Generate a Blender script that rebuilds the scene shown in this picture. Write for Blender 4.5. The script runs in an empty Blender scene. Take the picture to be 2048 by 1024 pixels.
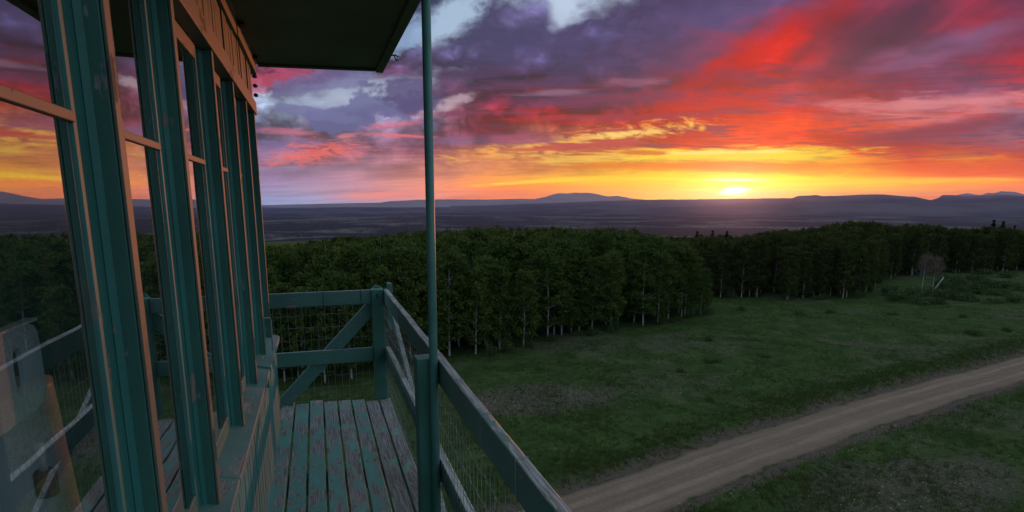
import bpy, bmesh, math, random
import numpy as np
from mathutils import Vector, Matrix

random.seed(7)
RNG = np.random.default_rng(11)
SC = bpy.context.scene
COL = SC.collection
R_ = math.radians
EYE = 17.0                      # eye height above the meadow (m)
DECK = EYE - 1.85
# ---------------------------------------------------------------- camera
TH = math.atan(243 / 1240)      # pitch
YAW = math.atan(394 / math.hypot(1240, 243))
cam_d = bpy.data.cameras.new('camera')
cam = bpy.data.objects.new('camera', cam_d)
COL.objects.link(cam)
cam_d.sensor_fit = 'HORIZONTAL'
cam_d.sensor_width = 36
cam_d.lens = 36 * 1240 / 2048
cam_d.shift_y = 133 / 2048
cam_d.clip_start = 0.05
cam_d.clip_end = 200000
cam.location = (0, 0, EYE)
cam.rotation_euler = (math.pi / 2 - TH, 0, -YAW)
SC.camera = cam
SC.render.engine = 'CYCLES'
SC.view_settings.view_transform = 'Standard'
SC.view_settings.look = 'None'
SC.view_settings.exposure = 0
SC.view_settings.gamma = 1
SC.cycles.use_denoising = True
SC.cycles.max_bounces = 8
SC.cycles.transparent_max_bounces = 24
SC.cycles.volume_bounces = 0
SC.cycles.caustics_reflective = False
SC.cycles.caustics_refractive = False
SC.cycles.sample_clamp_indirect = 3.0

SUN_AZ, SUN_EL = 36.6, 0.9      # clockwise from +Y


# ---------------------------------------------------------------- node helpers
class NT:
    def __init__(s, tree):
        s.t = tree
        s.n = tree.nodes
        s.l = tree.links

    def new(s, kind, **kw):
        nd = s.n.new(kind)
        for k, v in kw.items():
            setattr(nd, k, v)
        return nd

    def put(s, sock, v):
        if v is None:
            return
        if isinstance(v, bpy.types.NodeSocket):
            s.l.new(v, sock)
        else:
            sock.default_value = v

    def math(s, op, a, b=None, c=None, clamp=False):
        nd = s.new('ShaderNodeMath', operation=op, use_clamp=clamp)
        s.put(nd.inputs[0], a)
        s.put(nd.inputs[1], b)
        s.put(nd.inputs[2], c)
        return nd.outputs[0]

    def ramp(s, v, a, b, c=0.0, d=1.0, smooth=True):
        nd = s.new('ShaderNodeMapRange', clamp=True)
        nd.interpolation_type = 'SMOOTHSTEP' if smooth else 'LINEAR'
        s.put(nd.inputs['Value'], v)
        s.put(nd.inputs['From Min'], a)
        s.put(nd.inputs['From Max'], b)
        s.put(nd.inputs['To Min'], c)
        s.put(nd.inputs['To Max'], d)
        return nd.outputs[0]

    def mix(s, f, a, b, mode='MIX'):
        nd = s.new('ShaderNodeMix', data_type='RGBA', blend_type=mode)
        s.put(nd.inputs[0], f)
        for sock, v in ((nd.inputs[6], a), (nd.inputs[7], b)):
            if not isinstance(v, bpy.types.NodeSocket) and len(v) == 3:
                v = (*v, 1)
            s.put(sock, v)
        return nd.outputs[2]

    def xyz(s, x, y, z=0.0):
        nd = s.new('ShaderNodeCombineXYZ')
        s.put(nd.inputs[0], x)
        s.put(nd.inputs[1], y)
        s.put(nd.inputs[2], z)
        return nd.outputs[0]

    def sep(s, v):
        nd = s.new('ShaderNodeSeparateXYZ')
        s.put(nd.inputs[0], v)
        return nd.outputs

    def noise(s, vec, scale=1.0, detail=4.0, rough=0.5, dist=0.0, color=False):
        nd = s.new('ShaderNodeTexNoise')
        s.put(nd.inputs['Vector'], vec)
        nd.inputs['Scale'].default_value = scale
        nd.inputs['Detail'].default_value = detail
        nd.inputs['Roughness'].default_value = rough
        nd.inputs['Distortion'].default_value = dist
        return nd.outputs['Color' if color else 'Fac']

    def scale(s, v, k):
        nd = s.new('ShaderNodeVectorMath', operation='MULTIPLY')
        s.put(nd.inputs[0], v)
        nd.inputs[1].default_value = k
        return nd.outputs[0]

    def cramp(s, f, stops):
        nd = s.new('ShaderNodeValToRGB')
        el = nd.color_ramp.elements
        while len(el) > 1:
            el.remove(el[-1])
        el[0].position = stops[0][0]
        el[0].color = (*stops[0][1], 1)
        for p, c in stops[1:]:
            e = el.new(p)
            e.color = (*c, 1)
        s.put(nd.inputs[0], f)
        return nd.outputs[0]


def lin(c):
    return c / 12.92 if c <= 0.04045 else ((c + 0.055) / 1.055) ** 2.4


def hx(h):
    return tuple(lin(int(h[i:i + 2], 16) / 255) for i in (0, 2, 4))


def mat(name):
    m = bpy.data.materials.new(name)
    m.use_nodes = True
    m.node_tree.nodes.clear()
    k = NT(m.node_tree)
    k.out = k.new('ShaderNodeOutputMaterial')
    return m, k


def principled(k, color, rough=0.6, normal=None, metal=0.0, spec=0.5):
    b = k.new('ShaderNodeBsdfPrincipled')
    if not isinstance(color, bpy.types.NodeSocket) and len(color) == 3:
        color = (*color, 1)
    k.put(b.inputs['Base Color'], color)
    k.put(b.inputs['Roughness'], rough)
    b.inputs['Metallic'].default_value = metal
    b.inputs['Specular IOR Level'].default_value = spec
    if normal is not None:
        k.l.new(normal, b.inputs['Normal'])
    k.l.new(b.outputs[0], k.out.inputs['Surface'])
    return b


def bump(k, h, strength=0.3, dist=0.01):
    b = k.new('ShaderNodeBump')
    b.inputs['Strength'].default_value = strength
    b.inputs['Distance'].default_value = dist
    k.l.new(h, b.inputs['Height'])
    return b.outputs[0]


# ---------------------------------------------------------------- sky (world)
def build_world():
    w = bpy.data.worlds.new('World')
    SC.world = w
    w.use_nodes = True
    w.node_tree.nodes.clear()
    k = NT(w.node_tree)
    out = k.new('ShaderNodeOutputWorld')
    bg = k.new('ShaderNodeBackground')
    tc = k.new('ShaderNodeTexCoord')
    dx, dy, dz = k.sep(tc.outputs['Generated'])
    sy, cy = math.sin(YAW), math.cos(YAW)
    f = k.math('ADD', k.math('MULTIPLY', dx, sy), k.math('MULTIPLY', dy, cy))
    r = k.math('SUBTRACT', k.math('MULTIPLY', dx, cy), k.math('MULTIPLY', dy, sy))
    fp = k.math('MAXIMUM', f, 0.15)
    U = k.math('DIVIDE', r, fp)
    V = k.math('DIVIDE', dz, fp)

    def v_of(y):
        return math.tan(math.atan((645 - y) / 1240) - TH)

    def u_of(x, y):
        return (x - 1024) / 1240 * (math.cos(TH) - v_of(y) * math.sin(TH))

    xs = [500, 620, 740, 860, 980, 1100, 1220, 1340, 1460, 1580, 1700, 1820, 1940, 2060]
    T = {
        -160: '474a6b 4a4c70 4c4e72 50527a 565680 56547c 585880 50486c 4a4568 50405f 603a55 5a3850 603a52 553850',
        -60: '565c82 5c6288 646a90 6a7098 73739a 70709a 74709a 605884 5a5680 5c4a70 74425e 6c3c58 8a4058 6d3c58',
        0: '5a5f85 60658a 6a7094 61779f 7f7ba0 7470a0 7a6e95 625680 625a85 62476c a04458 7a3d58 a5435a 7d3f60',
        40: '5a5f85 6a6a92 70709a 7d8bb0 756f95 6f6b90 71709a 67608a 5d5480 b0445a 93394f 723b58 a8435a 8f3e58',
        80: '7a6a92 7a6a95 7a78a0 73719a 6c6890 62618a 666490 5f5078 b8434c df4a45 8c3a50 663b55 8a5070 a54055',
        120: '7d6088 8a6090 90628c 7a6a95 665f88 645f8a 64597f 8a4560 cc434a d4443f 8f5068 8a5a78 8a4058 c84550',
        150: 'a56082 8a6a98 8c6590 805c85 64547c 645080 7a4a6c 984258 b83c46 b2484e a04a60 854560 8a4a60 b84858',
        172: 'c8707c 8d88b0 98a0c0 80608a 66486c 80506c a8506a a04a5c a83e4a b05a68 a84a58 8c3d52 805070 c05a64',
        195: 'b0bcd2 a9b5cf b5c0d4 7a6488 8f4565 91587a 9c4d6a c94a50 d84a4a c05a64 a44656 c07880 9a6478 d8808a',
        225: 'a9b4d0 9fa8c8 9a98bc b098b0 c04a5c d04a50 b54858 dd4d4a d84f4c e05650 cc6a72 dc8080 d9848a a58aa8',
        255: 'a09fc0 b0a0bd ad9ab8 ba8fae cf566a e88f7a cc5855 c8484c f05844 fb6440 f7705c e57a74 a06078 705070',
        278: '9a93b8 b8909f b894b2 c08ba8 a87890 f0a878 e8906a f05a45 f46244 f05a44 cc5050 a54c5c 945a70 b07c88',
        293: '9e8fb4 d0809a bd93ae c88aa4 d88c80 e08068 e07860 f06046 fa6238 f86a3c e05a4a b8505a a85c68 a86874',
        303: 'a288a8 e08088 c590a8 d58c98 f8a878 e08868 f0a060 f89848 ffc050 ffd860 fd8048 c85a58 d86858 a85a64',
        317: 'a88cac d0909a c595a6 d9949a f5a47c f0a070 ffc868 ffe068 ffe658 ffe858 ffb045 f57048 ffa048 e07058',
        333: 'a48fb0 b598ae c599a5 dd9a90 f5a878 f5a870 ffb458 ff9830 f98c26 ffa82c ff9a40 ff7a4c ff8048 f07858',
        347: 'a38fb0 b296ae c6989f e29c8c fbac74 ffb868 ffc455 ffd840 ffe83c ffec40 ffc444 ff9448 ff8648 f48054',
        360: 'a08fb0 b095ac c8989c e8a088 ffb068 ffc85c ffda4c ffe838 fff03a fff040 ffd840 ffb840 ffb048 ff9a50',
        380: '9a95b5 b29eb0 cf9a98 f5a47c ffa060 fda050 ffb03a ffd52a ffec30 ffdc28 ffa82a ffa035 ffa045 ff9a5a',
        400: '93a0bd a5a5bd c59aa0 e8a084 fa9860 f79a58 ffa838 ffc825 ffd820 ffc028 ff9a30 ff9038 ff9048 f88c60',
    }
    # wind-torn edges: shift the look-up position by turbulence
    p1 = k.xyz(k.math('MULTIPLY', U, 3.2), k.math('MULTIPLY', V, 15.0), 0.3)
    p2 = k.xyz(k.math('MULTIPLY', U, 11.0), k.math('MULTIPLY', V, 52.0), 4.7)
    p3 = k.xyz(k.math('MULTIPLY', U, 14.0), k.math('MULTIPLY', V, 21.0), 8.7)
    a1 = k.sep(k.noise(p1, 1.0, 5.0, 0.55, color=True))
    a2 = k.sep(k.noise(p2, 1.0, 6.0, 0.6, color=True))
    a3 = k.sep(k.noise(p3, 1.0, 6.0, 0.6, color=True))
    high = k.ramp(V, 0.0, 0.16)
    vamp = k.ramp(V, 0.0, 0.14, 0.10, 1.0)

    def off(n, amp):
        return k.math('MULTIPLY', k.math('SUBTRACT', n, 0.5), amp)
    Uw = k.math('ADD', U, k.math('ADD', off(a1[0], 0.08), k.math('ADD', off(a2[0], 0.05), k.math('MULTIPLY', off(a3[0], 0.07), high))))
    dv = k.math('ADD', off(a1[1], 0.036), k.math('ADD', off(a2[1], 0.026), k.math('MULTIPLY', off(a3[1], 0.05), high)))
    Vw = k.math('ADD', V, k.math('MULTIPLY', dv, vamp))
    pos = k.math('DIVIDE', k.math('ADD', Uw, 0.45), 1.3, clamp=True)
    c = None
    prev = None
    for y in sorted(T, reverse=True):
        cols = T[y].split()
        stops = [((u_of(x, y) + 0.45) / 1.3, hx(h)) for x, h in zip(xs, cols)]
        stops = [(min(1, max(0, p)), h) for p, h in stops]
        row = k.cramp(pos, stops)
        if c is None:
            c = row
        else:
            c = k.mix(k.ramp(Vw, v_of(prev), v_of(y)), c, row)
        prev = y

    # streaks and billows inside the cloud deck
    # the deck of cloud lies on a level sheet, so its ripples crowd together towards the horizon
    iv = k.math('DIVIDE', 1.0, k.math('ADD', k.math('MAXIMUM', V, 0.0), 0.06))
    PX_ = k.math('MULTIPLY', U, iv)
    st = k.noise(k.xyz(k.math('MULTIPLY', PX_, 0.9), k.math('SUBTRACT', k.math('MULTIPLY', iv, 1.9), k.math('MULTIPLY', PX_, k.ramp(U, -0.1, 0.5, 0.1, 0.6))), 1.3), 1.0, 9.0, 0.62, 0.35)
    bil = k.noise(k.xyz(k.math('MULTIPLY', U, 8.0), k.math('MULTIPLY', V, 15.0), 2.2), 1.0, 6.0, 0.5, 0.15)
    mid = k.math('MULTIPLY', k.ramp(V, 0.02, 0.09), k.ramp(V, 0.34, 0.2))
    bil2 = k.noise(k.xyz(k.math('ADD', k.math('MULTIPLY', U, 8.0), 0.08), k.math('SUBTRACT', k.math('MULTIPLY', V, 15.0), 0.2), 2.2), 1.0, 6.0, 0.5, 0.15)
    thin = k.noise(k.xyz(k.math('MULTIPLY', U, 7.0), k.math('SUBTRACT', k.math('MULTIPLY', V, 170.0), k.math('MULTIPLY', U, 11.0)), 6.3), 1.0, 7.0, 0.6, 0.7)
    shaft = k.noise(k.xyz(k.math('SUBTRACT', k.math('MULTIPLY', U, 20.0), k.math('MULTIPLY', V, 24.0)), k.math('ADD', k.math('MULTIPLY', U, 3.0), k.math('MULTIPLY', V, 4.0)), 9.3), 1.0, 3.0, 0.45, 0.2)
    mid = k.math('MULTIPLY', k.ramp(V, 0.03, 0.09), k.ramp(V, 0.30, 0.17, 0.35, 1.0))
    left = k.ramp(U, 0.34, 0.12)
    vor = k.new('ShaderNodeTexVoronoi', feature='SMOOTH_F1')
    vor.inputs['Scale'].default_value = 1.0
    vor.inputs['Detail'].default_value = 2.5
    vor.inputs['Roughness'].default_value = 0.55
    vor.inputs['Lacunarity'].default_value = 2.3
    vor.inputs['Smoothness'].default_value = 0.35
    k.l.new(k.xyz(k.math('ADD', k.math('MULTIPLY', U, 15.0), k.math('MULTIPLY', a3[0], 1.2)), k.math('ADD', k.math('MULTIPLY', V, 21.0), k.math('MULTIPLY', a3[1], 1.2)), 0.7), vor.inputs['Vector'])
    lobe = vor.outputs['Distance']          # 0 in the middle of a billow
    right = k.math('SUBTRACT', 1.0, left)
    gain = k.math('ADD', 1.0, k.math('MULTIPLY', off(st, 1.7), k.math('ADD', 0.22, k.math('MULTIPLY', mid, 0.78))))
    emb = k.math('MULTIPLY', k.math('SUBTRACT', bil, bil2), k.math('MULTIPLY', high, 3.4))
    gain = k.math('MULTIPLY', gain, k.math('ADD', 1.0, k.math('MULTIPLY', emb, k.math('ADD', 0.15, left))))
    gain = k.math('MULTIPLY', gain, k.math('ADD', 1.0, k.math('MULTIPLY', off(bil, 1.4), high)))
    gain = k.math('MULTIPLY', gain, k.math('ADD', 1.0, k.math('MULTIPLY', off(shaft, 1.1), k.math('MULTIPLY', right, k.ramp(V, 0.12, 0.2)))))
    gain = k.math('MULTIPLY', gain, k.math('ADD', 1.0, k.math('MULTIPLY', off(thin, 0.7), k.ramp(V, 0.2, 0.05, 0.3, 1.0))))
    lob = k.math('MULTIPLY', k.math('SUBTRACT', 0.42, lobe), k.math('MULTIPLY', k.math('ADD', 0.12, left), high))
    gain = k.math('MULTIPLY', gain, k.math('ADD', 1.0, k.math('MULTIPLY', lob, 1.1)))
    gain = k.math('MAXIMUM', gain, 0.25)
    c = k.mix(1.0, c, k.xyz(gain, gain, gain), 'MULTIPLY')
    # violet under-streaks between the crimson ones
    band = k.math('MULTIPLY', mid, k.ramp(U, -0.14, -0.02))
    vio = k.math('MULTIPLY', k.ramp(k.math('ADD', k.math('MULTIPLY', st, 0.65), k.math('MULTIPLY', thin, 0.35)), 0.50, 0.60), band)
    c = k.mix(k.math('MULTIPLY', vio, 0.72), c, hx('64405f'))
    pk = k.math('MULTIPLY', k.ramp(k.math('ADD', k.math('MULTIPLY', st, 0.5), k.math('MULTIPLY', thin, 0.5)), 0.47, 0.36), k.math('MULTIPLY', band, k.ramp(V, 0.20, 0.13)))
    c = k.mix(k.math('MULTIPLY', pk, 0.6), c, hx('e2463f'))

    def blob(c, x, y, wx, wy, rot, col, amt=1.0, soft=0.5, fray=1.0, n=None):
        """one cloud or one gap: centre and half-size, frayed by turbulence"""
        u0, v0 = u_of(x, y), v_of(y)
        au, av = wx / 1263, wy / 1263
        ca, sa = math.cos(R_(rot)), math.sin(R_(rot))
        du = k.math('SUBTRACT', U, u0)
        dv_ = k.math('SUBTRACT', V, v0)
        e1 = k.math('ADD', k.math('MULTIPLY', du, ca / au), k.math('MULTIPLY', dv_, sa / au))
        e2 = k.math('ADD', k.math('MULTIPLY', du, -sa / av), k.math('MULTIPLY', dv_, ca / av))
        d = k.math('SQRT', k.math('ADD', k.math('MULTIPLY', e1, e1), k.math('MULTIPLY', e2, e2)))
        d = k.math('ADD', d, off(n if n is not None else a2[2], 2.2 * fray))
        m = k.math('MULTIPLY', k.ramp(d, 1 + soft, 1 - soft), amt)
        return k.mix(m, c, hx(col) if isinstance(col, str) else col)
    lo = k.noise(k.xyz(k.math('MULTIPLY', U, 9.0), k.math('MULTIPLY', V, 24.0), 3.1), 1.0, 3.0, 0.5)
    fine = k.noise(k.xyz(k.math('MULTIPLY', U, 12.0), k.math('MULTIPLY', V, 105.0), 3.1), 1.0, 8.0, 0.62, 0.5)
    puff = k.noise(k.xyz(k.math('MULTIPLY', U, 32.0), k.math('MULTIPLY', V, 42.0), 5.1), 1.0, 8.0, 0.62, 0.2)
    puff = k.math('ADD', k.math('MULTIPLY', lo, 0.7), k.math('ADD', k.math('MULTIPLY', puff, 0.5), k.math('SUBTRACT', 0.215, k.math('MULTIPLY', lobe, 0.5))))
    st2 = k.noise(k.xyz(k.math('ADD', k.math('MULTIPLY', U, 34.0), k.math('MULTIPLY', V, 60.0)), k.math('SUBTRACT', k.math('MULTIPLY', V, 110.0), k.math('MULTIPLY', U, 9.0)), 1.9), 1.0, 8.0, 0.68, 0.8)
    # dark puffy mass and the bright gaps round it
    c = blob(c, 1010, 60, 120, 50, 0, '5f5d86', 0.5, 0.7, 1.0, puff)
    c = blob(c, 1290, 75, 160, 60, 8, '56507c', 0.5, 0.7, 1.0, puff)
    c = blob(c, 1150, -24, 72, 28, 6, 'c2d1e4', 0.9, 0.8, 1.1, puff)
    c = blob(c, 1122, 20, 17, 26, -18, 'c6d4e6', 0.9, 0.7, 0.8, puff)
    c = blob(c, 890, 50, 40, 22, 32, 'b9cde2', 0.9, 0.7, 1.3, puff)
    c = blob(c, 815, 72, 38, 14, 30, '9db4d2', 0.8, 0.5, 1.4, puff)
    c = blob(c, 885, 212, 36, 8, 18, 'cdb8c2', 0.7, 0.6, 1.6, puff)
    c = blob(c, 715, 188, 110, 17, 8, 'b8c2d6', 0.85, 0.8, 1.2, puff)
    # small grey cumulus scraps
    c = blob(c, 735, 228, 62, 15, 3, '74769f', 0.85, 0.4, 2.2, puff)
    c = blob(c, 606, 221, 56, 7, -8, '7e80a8', 0.8, 0.4, 1.6, puff)
    c = blob(c, 825, 190, 38, 22, -12, '5d5680', 0.85, 0.4, 1.5, puff)
    c = blob(c, 790, 249, 40, 5, 6, 'e08496', 0.7, 0.9, 1.8, st2)
    c = blob(c, 570, 150, 90, 16, 12, 'c8647c', 0.7, 0.9, 2.8, st2)
    c = blob(c, 640, 160, 60, 12, 14, '7a76a0', 0.7, 0.6, 2.0, puff)
    c = blob(c, 560, 292, 62, 12, 3, '8c80aa', 0.7, 0.7, 1.8, fine)
    c = blob(c, 628, 307, 70, 13, 7, 'fb9088', 0.8, 0.9, 3.4, st2)
    c = blob(c, 590, 266, 52, 6, -4, 'cc8296', 0.8, 0.6, 2.0, fine)
    c = blob(c, 690, 272, 22, 4, 6, 'e0949c', 0.8, 0.6, 2.0, fine)
    c = blob(c, 800, 271, 60, 3, -3, 'f08a90', 0.8, 0.6, 1.6, fine)
    c = blob(c, 900, 282, 60, 5, 0, '8c6a8c', 0.75, 0.6, 1.6, fine)
    c = blob(c, 775, 388, 95, 6, 3, 'f8a080', 0.7, 0.8, 1.4, fine)
    # the big red shafts fanning up to the right
    c = blob(c, 1520, 100, 150, 27, 33, 'd4423c', 0.55, 1.0, 1.9, shaft)
    c = blob(c, 1450, 205, 170, 17, 12, 'e04c42', 0.5, 0.9, 1.9, st2)
    c = blob(c, 1745, 66, 130, 26, 14, '58364f', 0.65, 0.9, 1.0, shaft)
    c = blob(c, 1640, 150, 120, 12, 10, '7a3c54', 0.6, 0.9, 1.6, fine)
    c = blob(c, 1930, 75, 95, 14, 14, '8f6a90', 0.6, 0.9, 1.2, shaft)
    c = blob(c, 1850, 118, 110, 9, 12, '8c6488', 0.55, 0.9, 1.4, fine)
    c = blob(c, 1880, 205, 170, 11, 4, 'e29aa0', 0.7, 0.8, 2.0, fine)
    c = blob(c, 1700, 205, 60, 8, 4, 'dc8c90', 0.6, 0.8, 2.0, fine)
    c = blob(c, 1890, 258, 180, 12, 10, '8a4058', 0.7, 0.8, 1.4, fine)
    c = blob(c, 1265, 163, 60, 7, 2, 'b07a92', 0.65, 0.8, 1.8, fine)
    c = blob(c, 1110, 185, 60, 5, 2, 'a9819a', 0.55, 0.8, 1.8, fine)
    for (x_, y_, wx_, wy_, rt_, cl_) in ((960, 145, 120, 9, 3, '584467'), (1130, 205, 140, 8, 2, '7a4364'), (930, 226, 90, 5, 1, '8a4a68'), (1010, 172, 110, 6, 4, '6a4668'),
                                         (1290, 190, 120, 7, 5, '86405a'), (1400, 226, 130, 6, 4, 'a04458'), (1190, 236, 120, 5, 1, 'a2485c'), (1330, 140, 90, 9, 16, '6e4263')):
        c = blob(c, x_, y_, wx_, wy_, rt_, cl_, 0.7, 0.9, 1.9, fine)
    # burning edge under the cloud deck, dark lens clouds and bars
    c = blob(c, 1150, 283, 165, 12, 8, 'ffc878', 0.85, 0.9, 2.6, st2)
    c = blob(c, 1245, 268, 62, 6, 4, 'ffe090', 0.85, 0.8, 2.4, st2)
    c = blob(c, 1180, 290, 110, 8, 5, 'c0605e', 0.95, 0.4, 2.0, fine)
    c = blob(c, 1215, 261, 55, 4, 2, 'b4505c', 0.85, 0.5, 1.4, fine)
    c = blob(c, 1040, 277, 62, 10, 2, 'a8627c', 0.8, 0.5, 2.0, fine)
    c = blob(c, 1080, 298, 60, 4, 2, 'd06a62', 0.8, 0.5, 1.8, fine)
    c = blob(c, 1210, 313, 140, 9, 3, 'ffd676', 0.8, 0.6, 2.4, fine)
    c = blob(c, 1480, 309, 200, 11, 1, 'ffe860', 0.8, 0.6, 2.2, fine)
    c = blob(c, 1455, 304, 120, 3, 1, 'fff3a0', 0.7, 0.6, 2.0, fine)
    c = blob(c, 1280, 306, 40, 4, 0, 'd8703c', 0.8, 0.5, 2.0, fine)
    c = blob(c, 1470, 333, 190, 9, 0, 'f98620', 0.9, 0.45, 1.5, fine)
    c = blob(c, 1230, 332, 90, 4, 1, 'f59045', 0.7, 0.5, 1.6, fine)
    c = blob(c, 1130, 373, 140, 5, -1, 'ff9638', 0.7, 0.6, 1.4, fine)
    c = blob(c, 1080, 362, 120, 3, 4, 'ffd458', 0.8, 0.6, 1.4, fine)
    c = blob(c, 1270, 372, 130, 9, 0, 'ffa428', 0.8, 0.6, 1.1, fine)
    c = blob(c, 1610, 343, 100, 8, -3, 'ff9428', 0.75, 0.6, 1.6, fine)
    c = blob(c, 1900, 347, 170, 8, 0, 'ff7a48', 0.6, 0.7, 1.4, fine)
    c = blob(c, 1830, 361, 200, 4, 1, 'ffc848', 0.8, 0.6, 1.4, fine)
    c = blob(c, 1383, 249, 4.5, 5, 0, 'ffd070', 0.85, 0.9, 0.5, fine)
    c = blob(c, 1404, 256, 6, 4, 0, 'ffc060', 0.85, 0.9, 0.5, fine)
    # the sun itself, behind thin bars of cloud
    c = blob(c, 1480, 376, 230, 34, 0, (1.12, 0.84, 0.06), 0.6, 1.0, 0.5, fine)
    c = blob(c, 1472, 360, 52, 2.6, 0, (1.4, 1.25, 0.7), 0.85, 0.8, 0.9, fine)
    c = blob(c, 1466, 382, 23, 7.5, 0, (1.9, 1.65, 1.0), 1.0, 0.8, 1.6, fine)

    hs = k.new('ShaderNodeHueSaturation')
    hs.inputs['Saturation'].default_value = 1.10
    k.l.new(c, hs.inputs['Color'])
    gm = k.new('ShaderNodeGamma')
    k.l.new(hs.outputs[0], gm.inputs['Color'])
    gm.inputs['Gamma'].default_value = 1.14
    c = gm.outputs[0]
    # overhead and behind: dull blue-violet overcast
    over = k.mix(k.ramp(bil, 0.3, 0.7), (0.33, 0.43, 0.52), (0.46, 0.57, 0.66))
    lowb = k.ramp(V, 0.055, 0.004, 1.0, 2.1)
    c = k.mix(1.0, c, k.xyz(lowb, lowb, lowb), 'MULTIPLY')
    c = k.mix(k.ramp(V, 0.44, 0.9), c, over)
    back = k.mix(k.ramp(dz, 0.0, 0.4), (0.33, 0.41, 0.49), over)
    c = k.mix(k.ramp(f, 0.42, 0.12), c, back)
    # below the horizon nothing shines
    c = k.mix(k.ramp(dz, -0.02, -0.06), c, (0.02, 0.022, 0.03))
    sky = k.new('ShaderNodeTexSky')
    sky.sky_type = 'NISHITA'
    sky.sun_disc = False
    sky.sun_elevation = R_(SUN_EL)
    sky.sun_rotation = R_(SUN_AZ)
    sk = k.mix(1.0, sky.outputs[0], (0.012, 0.012, 0.012), 'MULTIPLY')
    c = k.mix(1.0, c, sk, 'ADD')
    k.l.new(c, bg.inputs['Color'])
    bg.inputs['Strength'].default_value = 1.0
    k.l.new(bg.outputs[0], out.inputs['Surface'])
    w.cycles.sampling_method = 'MANUAL'
    w.cycles.sample_map_resolution = 1024


build_world()
sl = bpy.data.lights.new('sun', 'SUN')
sun = bpy.data.objects.new('sun', sl)
COL.objects.link(sun)
sl.energy = 2.0
sl.angle = R_(0.5)
sl.color = (1.0, 0.29, 0.12)
sd = Vector((math.sin(R_(SUN_AZ)) * math.cos(R_(SUN_EL)), math.cos(R_(SUN_AZ)) * math.cos(R_(SUN_EL)), math.sin(R_(SUN_EL))))
sun.rotation_euler = sd.to_track_quat('Z', 'Y').to_euler()
sun.location = (30, 40, 60)

# ---------------------------------------------------------------- object helpers
ROOTS = {}


def tag(o, label=None, cat=None, group=None, kind=None):
    if label:
        o['label'] = label
    if cat:
        o['category'] = cat
    if group:
        o['group'] = group
    if kind:
        o['kind'] = kind
    return o


def thing(name, loc, label, cat, group=None):
    o = bpy.data.objects.new(name, None)
    o.empty_display_size = 0.3
    o.location = loc
    COL.objects.link(o)
    ROOTS[o.name] = Vector(loc)
    return tag(o, label, cat, group)


class MB:
    """collects boxes, bars and tubes in world coordinates, then builds ONE mesh"""

    def __init__(s):
        s.v = []
        s.f = []

    def add(s, vs, fs):
        b = len(s.v)
        s.v += [tuple(v) for v in vs]
        s.f += [tuple(b + i for i in f) for f in fs]

    def hexa(s, p):
        s.add(p, [(0, 3, 2, 1), (4, 5, 6, 7), (0, 1, 5, 4), (1, 2, 6, 5), (2, 3, 7, 6), (3, 0, 4, 7)])

    def box(s, x0, x1, y0, y1, z0, z1):
        s.hexa([(x0, y0, z0), (x1, y0, z0), (x1, y1, z0), (x0, y1, z0),
                (x0, y0, z1), (x1, y0, z1), (x1, y1, z1), (x0, y1, z1)])

    def tube(s, pts, r, n=8, cap=True):
        pts = [Vector(p) for p in pts]
        rs = r if isinstance(r, (list, tuple)) else [r] * len(pts)
        b = len(s.v)
        ref = None
        for i, p in enumerate(pts):
            t = (pts[min(i + 1, len(pts) - 1)] - pts[max(i - 1, 0)]).normalized()
            if ref is None:
                ref = Vector((0, 0, 1)) if abs(t.z) < 0.9 else Vector((1, 0, 0))
            a = t.cross(ref).normalized()
            c = t.cross(a).normalized()
            ref = a.cross(t)
            for j in range(n):
                an = 2 * math.pi * j / n
                s.v.append(tuple(p + (a * math.cos(an) + c * math.sin(an)) * rs[i]))
        for i in range(len(pts) - 1):
            for j in range(n):
                q = (j + 1) % n
                s.f.append((b + i * n + j, b + i * n + q, b + (i + 1) * n + q, b + (i + 1) * n + j))
        if cap:
            s.f.append(tuple(b + j for j in reversed(range(n))))
            s.f.append(tuple(b + (len(pts) - 1) * n + j for j in range(n)))

    def lathe(s, c, prof, n=24, axis=None):
        """profile of (radius, height) turned about a (leaning) axis at c"""
        ax = Vector(axis or (0, 0, 1)).normalized()
        s.tube([Vector(c) + ax * h for _, h in prof], [max(r, 1e-4) for r, _ in prof], n)

    def build(s, name, m, parent=None, bev=0.0, smooth=False, label=None):
        me = bpy.data.meshes.new(name)
        off = ROOTS.get(parent.name, Vector()) if parent else Vector()
        me.from_pydata([tuple(Vector(v) - off) for v in s.v], [], s.f)
        me.validate()
        bm = bmesh.new()
        bm.from_mesh(me)
        bmesh.ops.recalc_face_normals(bm, faces=bm.faces)
        bm.to_mesh(me)
        bm.free()
        o = bpy.data.objects.new(name, me)
        COL.objects.link(o)
        if m:
            me.materials.append(m)
        if parent:
            o.parent = parent
            ROOTS[o.name] = off
        if smooth:
            for p in me.polygons:
                p.use_smooth = True
        if bev:
            bv = o.modifiers.new('bevel', 'BEVEL')
            bv.width = bev
            bv.segments = 2
            bv.limit_method = 'ANGLE'
        if label:
            o['label'] = label
        return o


def np_mesh(name, v, f, m, corners=4):
    """fast mesh from numpy arrays, all faces with the same number of corners"""
    me = bpy.data.meshes.new(name)
    v = np.asarray(v, np.float32)
    f = np.asarray(f, np.int32)
    me.vertices.add(len(v))
    me.vertices.foreach_set('co', v.ravel())
    me.loops.add(f.size)
    me.loops.foreach_set('vertex_index', f.ravel())
    me.polygons.add(len(f))
    me.polygons.foreach_set('loop_start', np.arange(0, f.size, corners, dtype=np.int32))
    me.update(calc_edges=True)
    if m:
        me.materials.append(m)
    return me


def link(name, me, parent=None):
    o = bpy.data.objects.new(name, me)
    COL.objects.link(o)
    o.parent = parent
    return o


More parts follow.
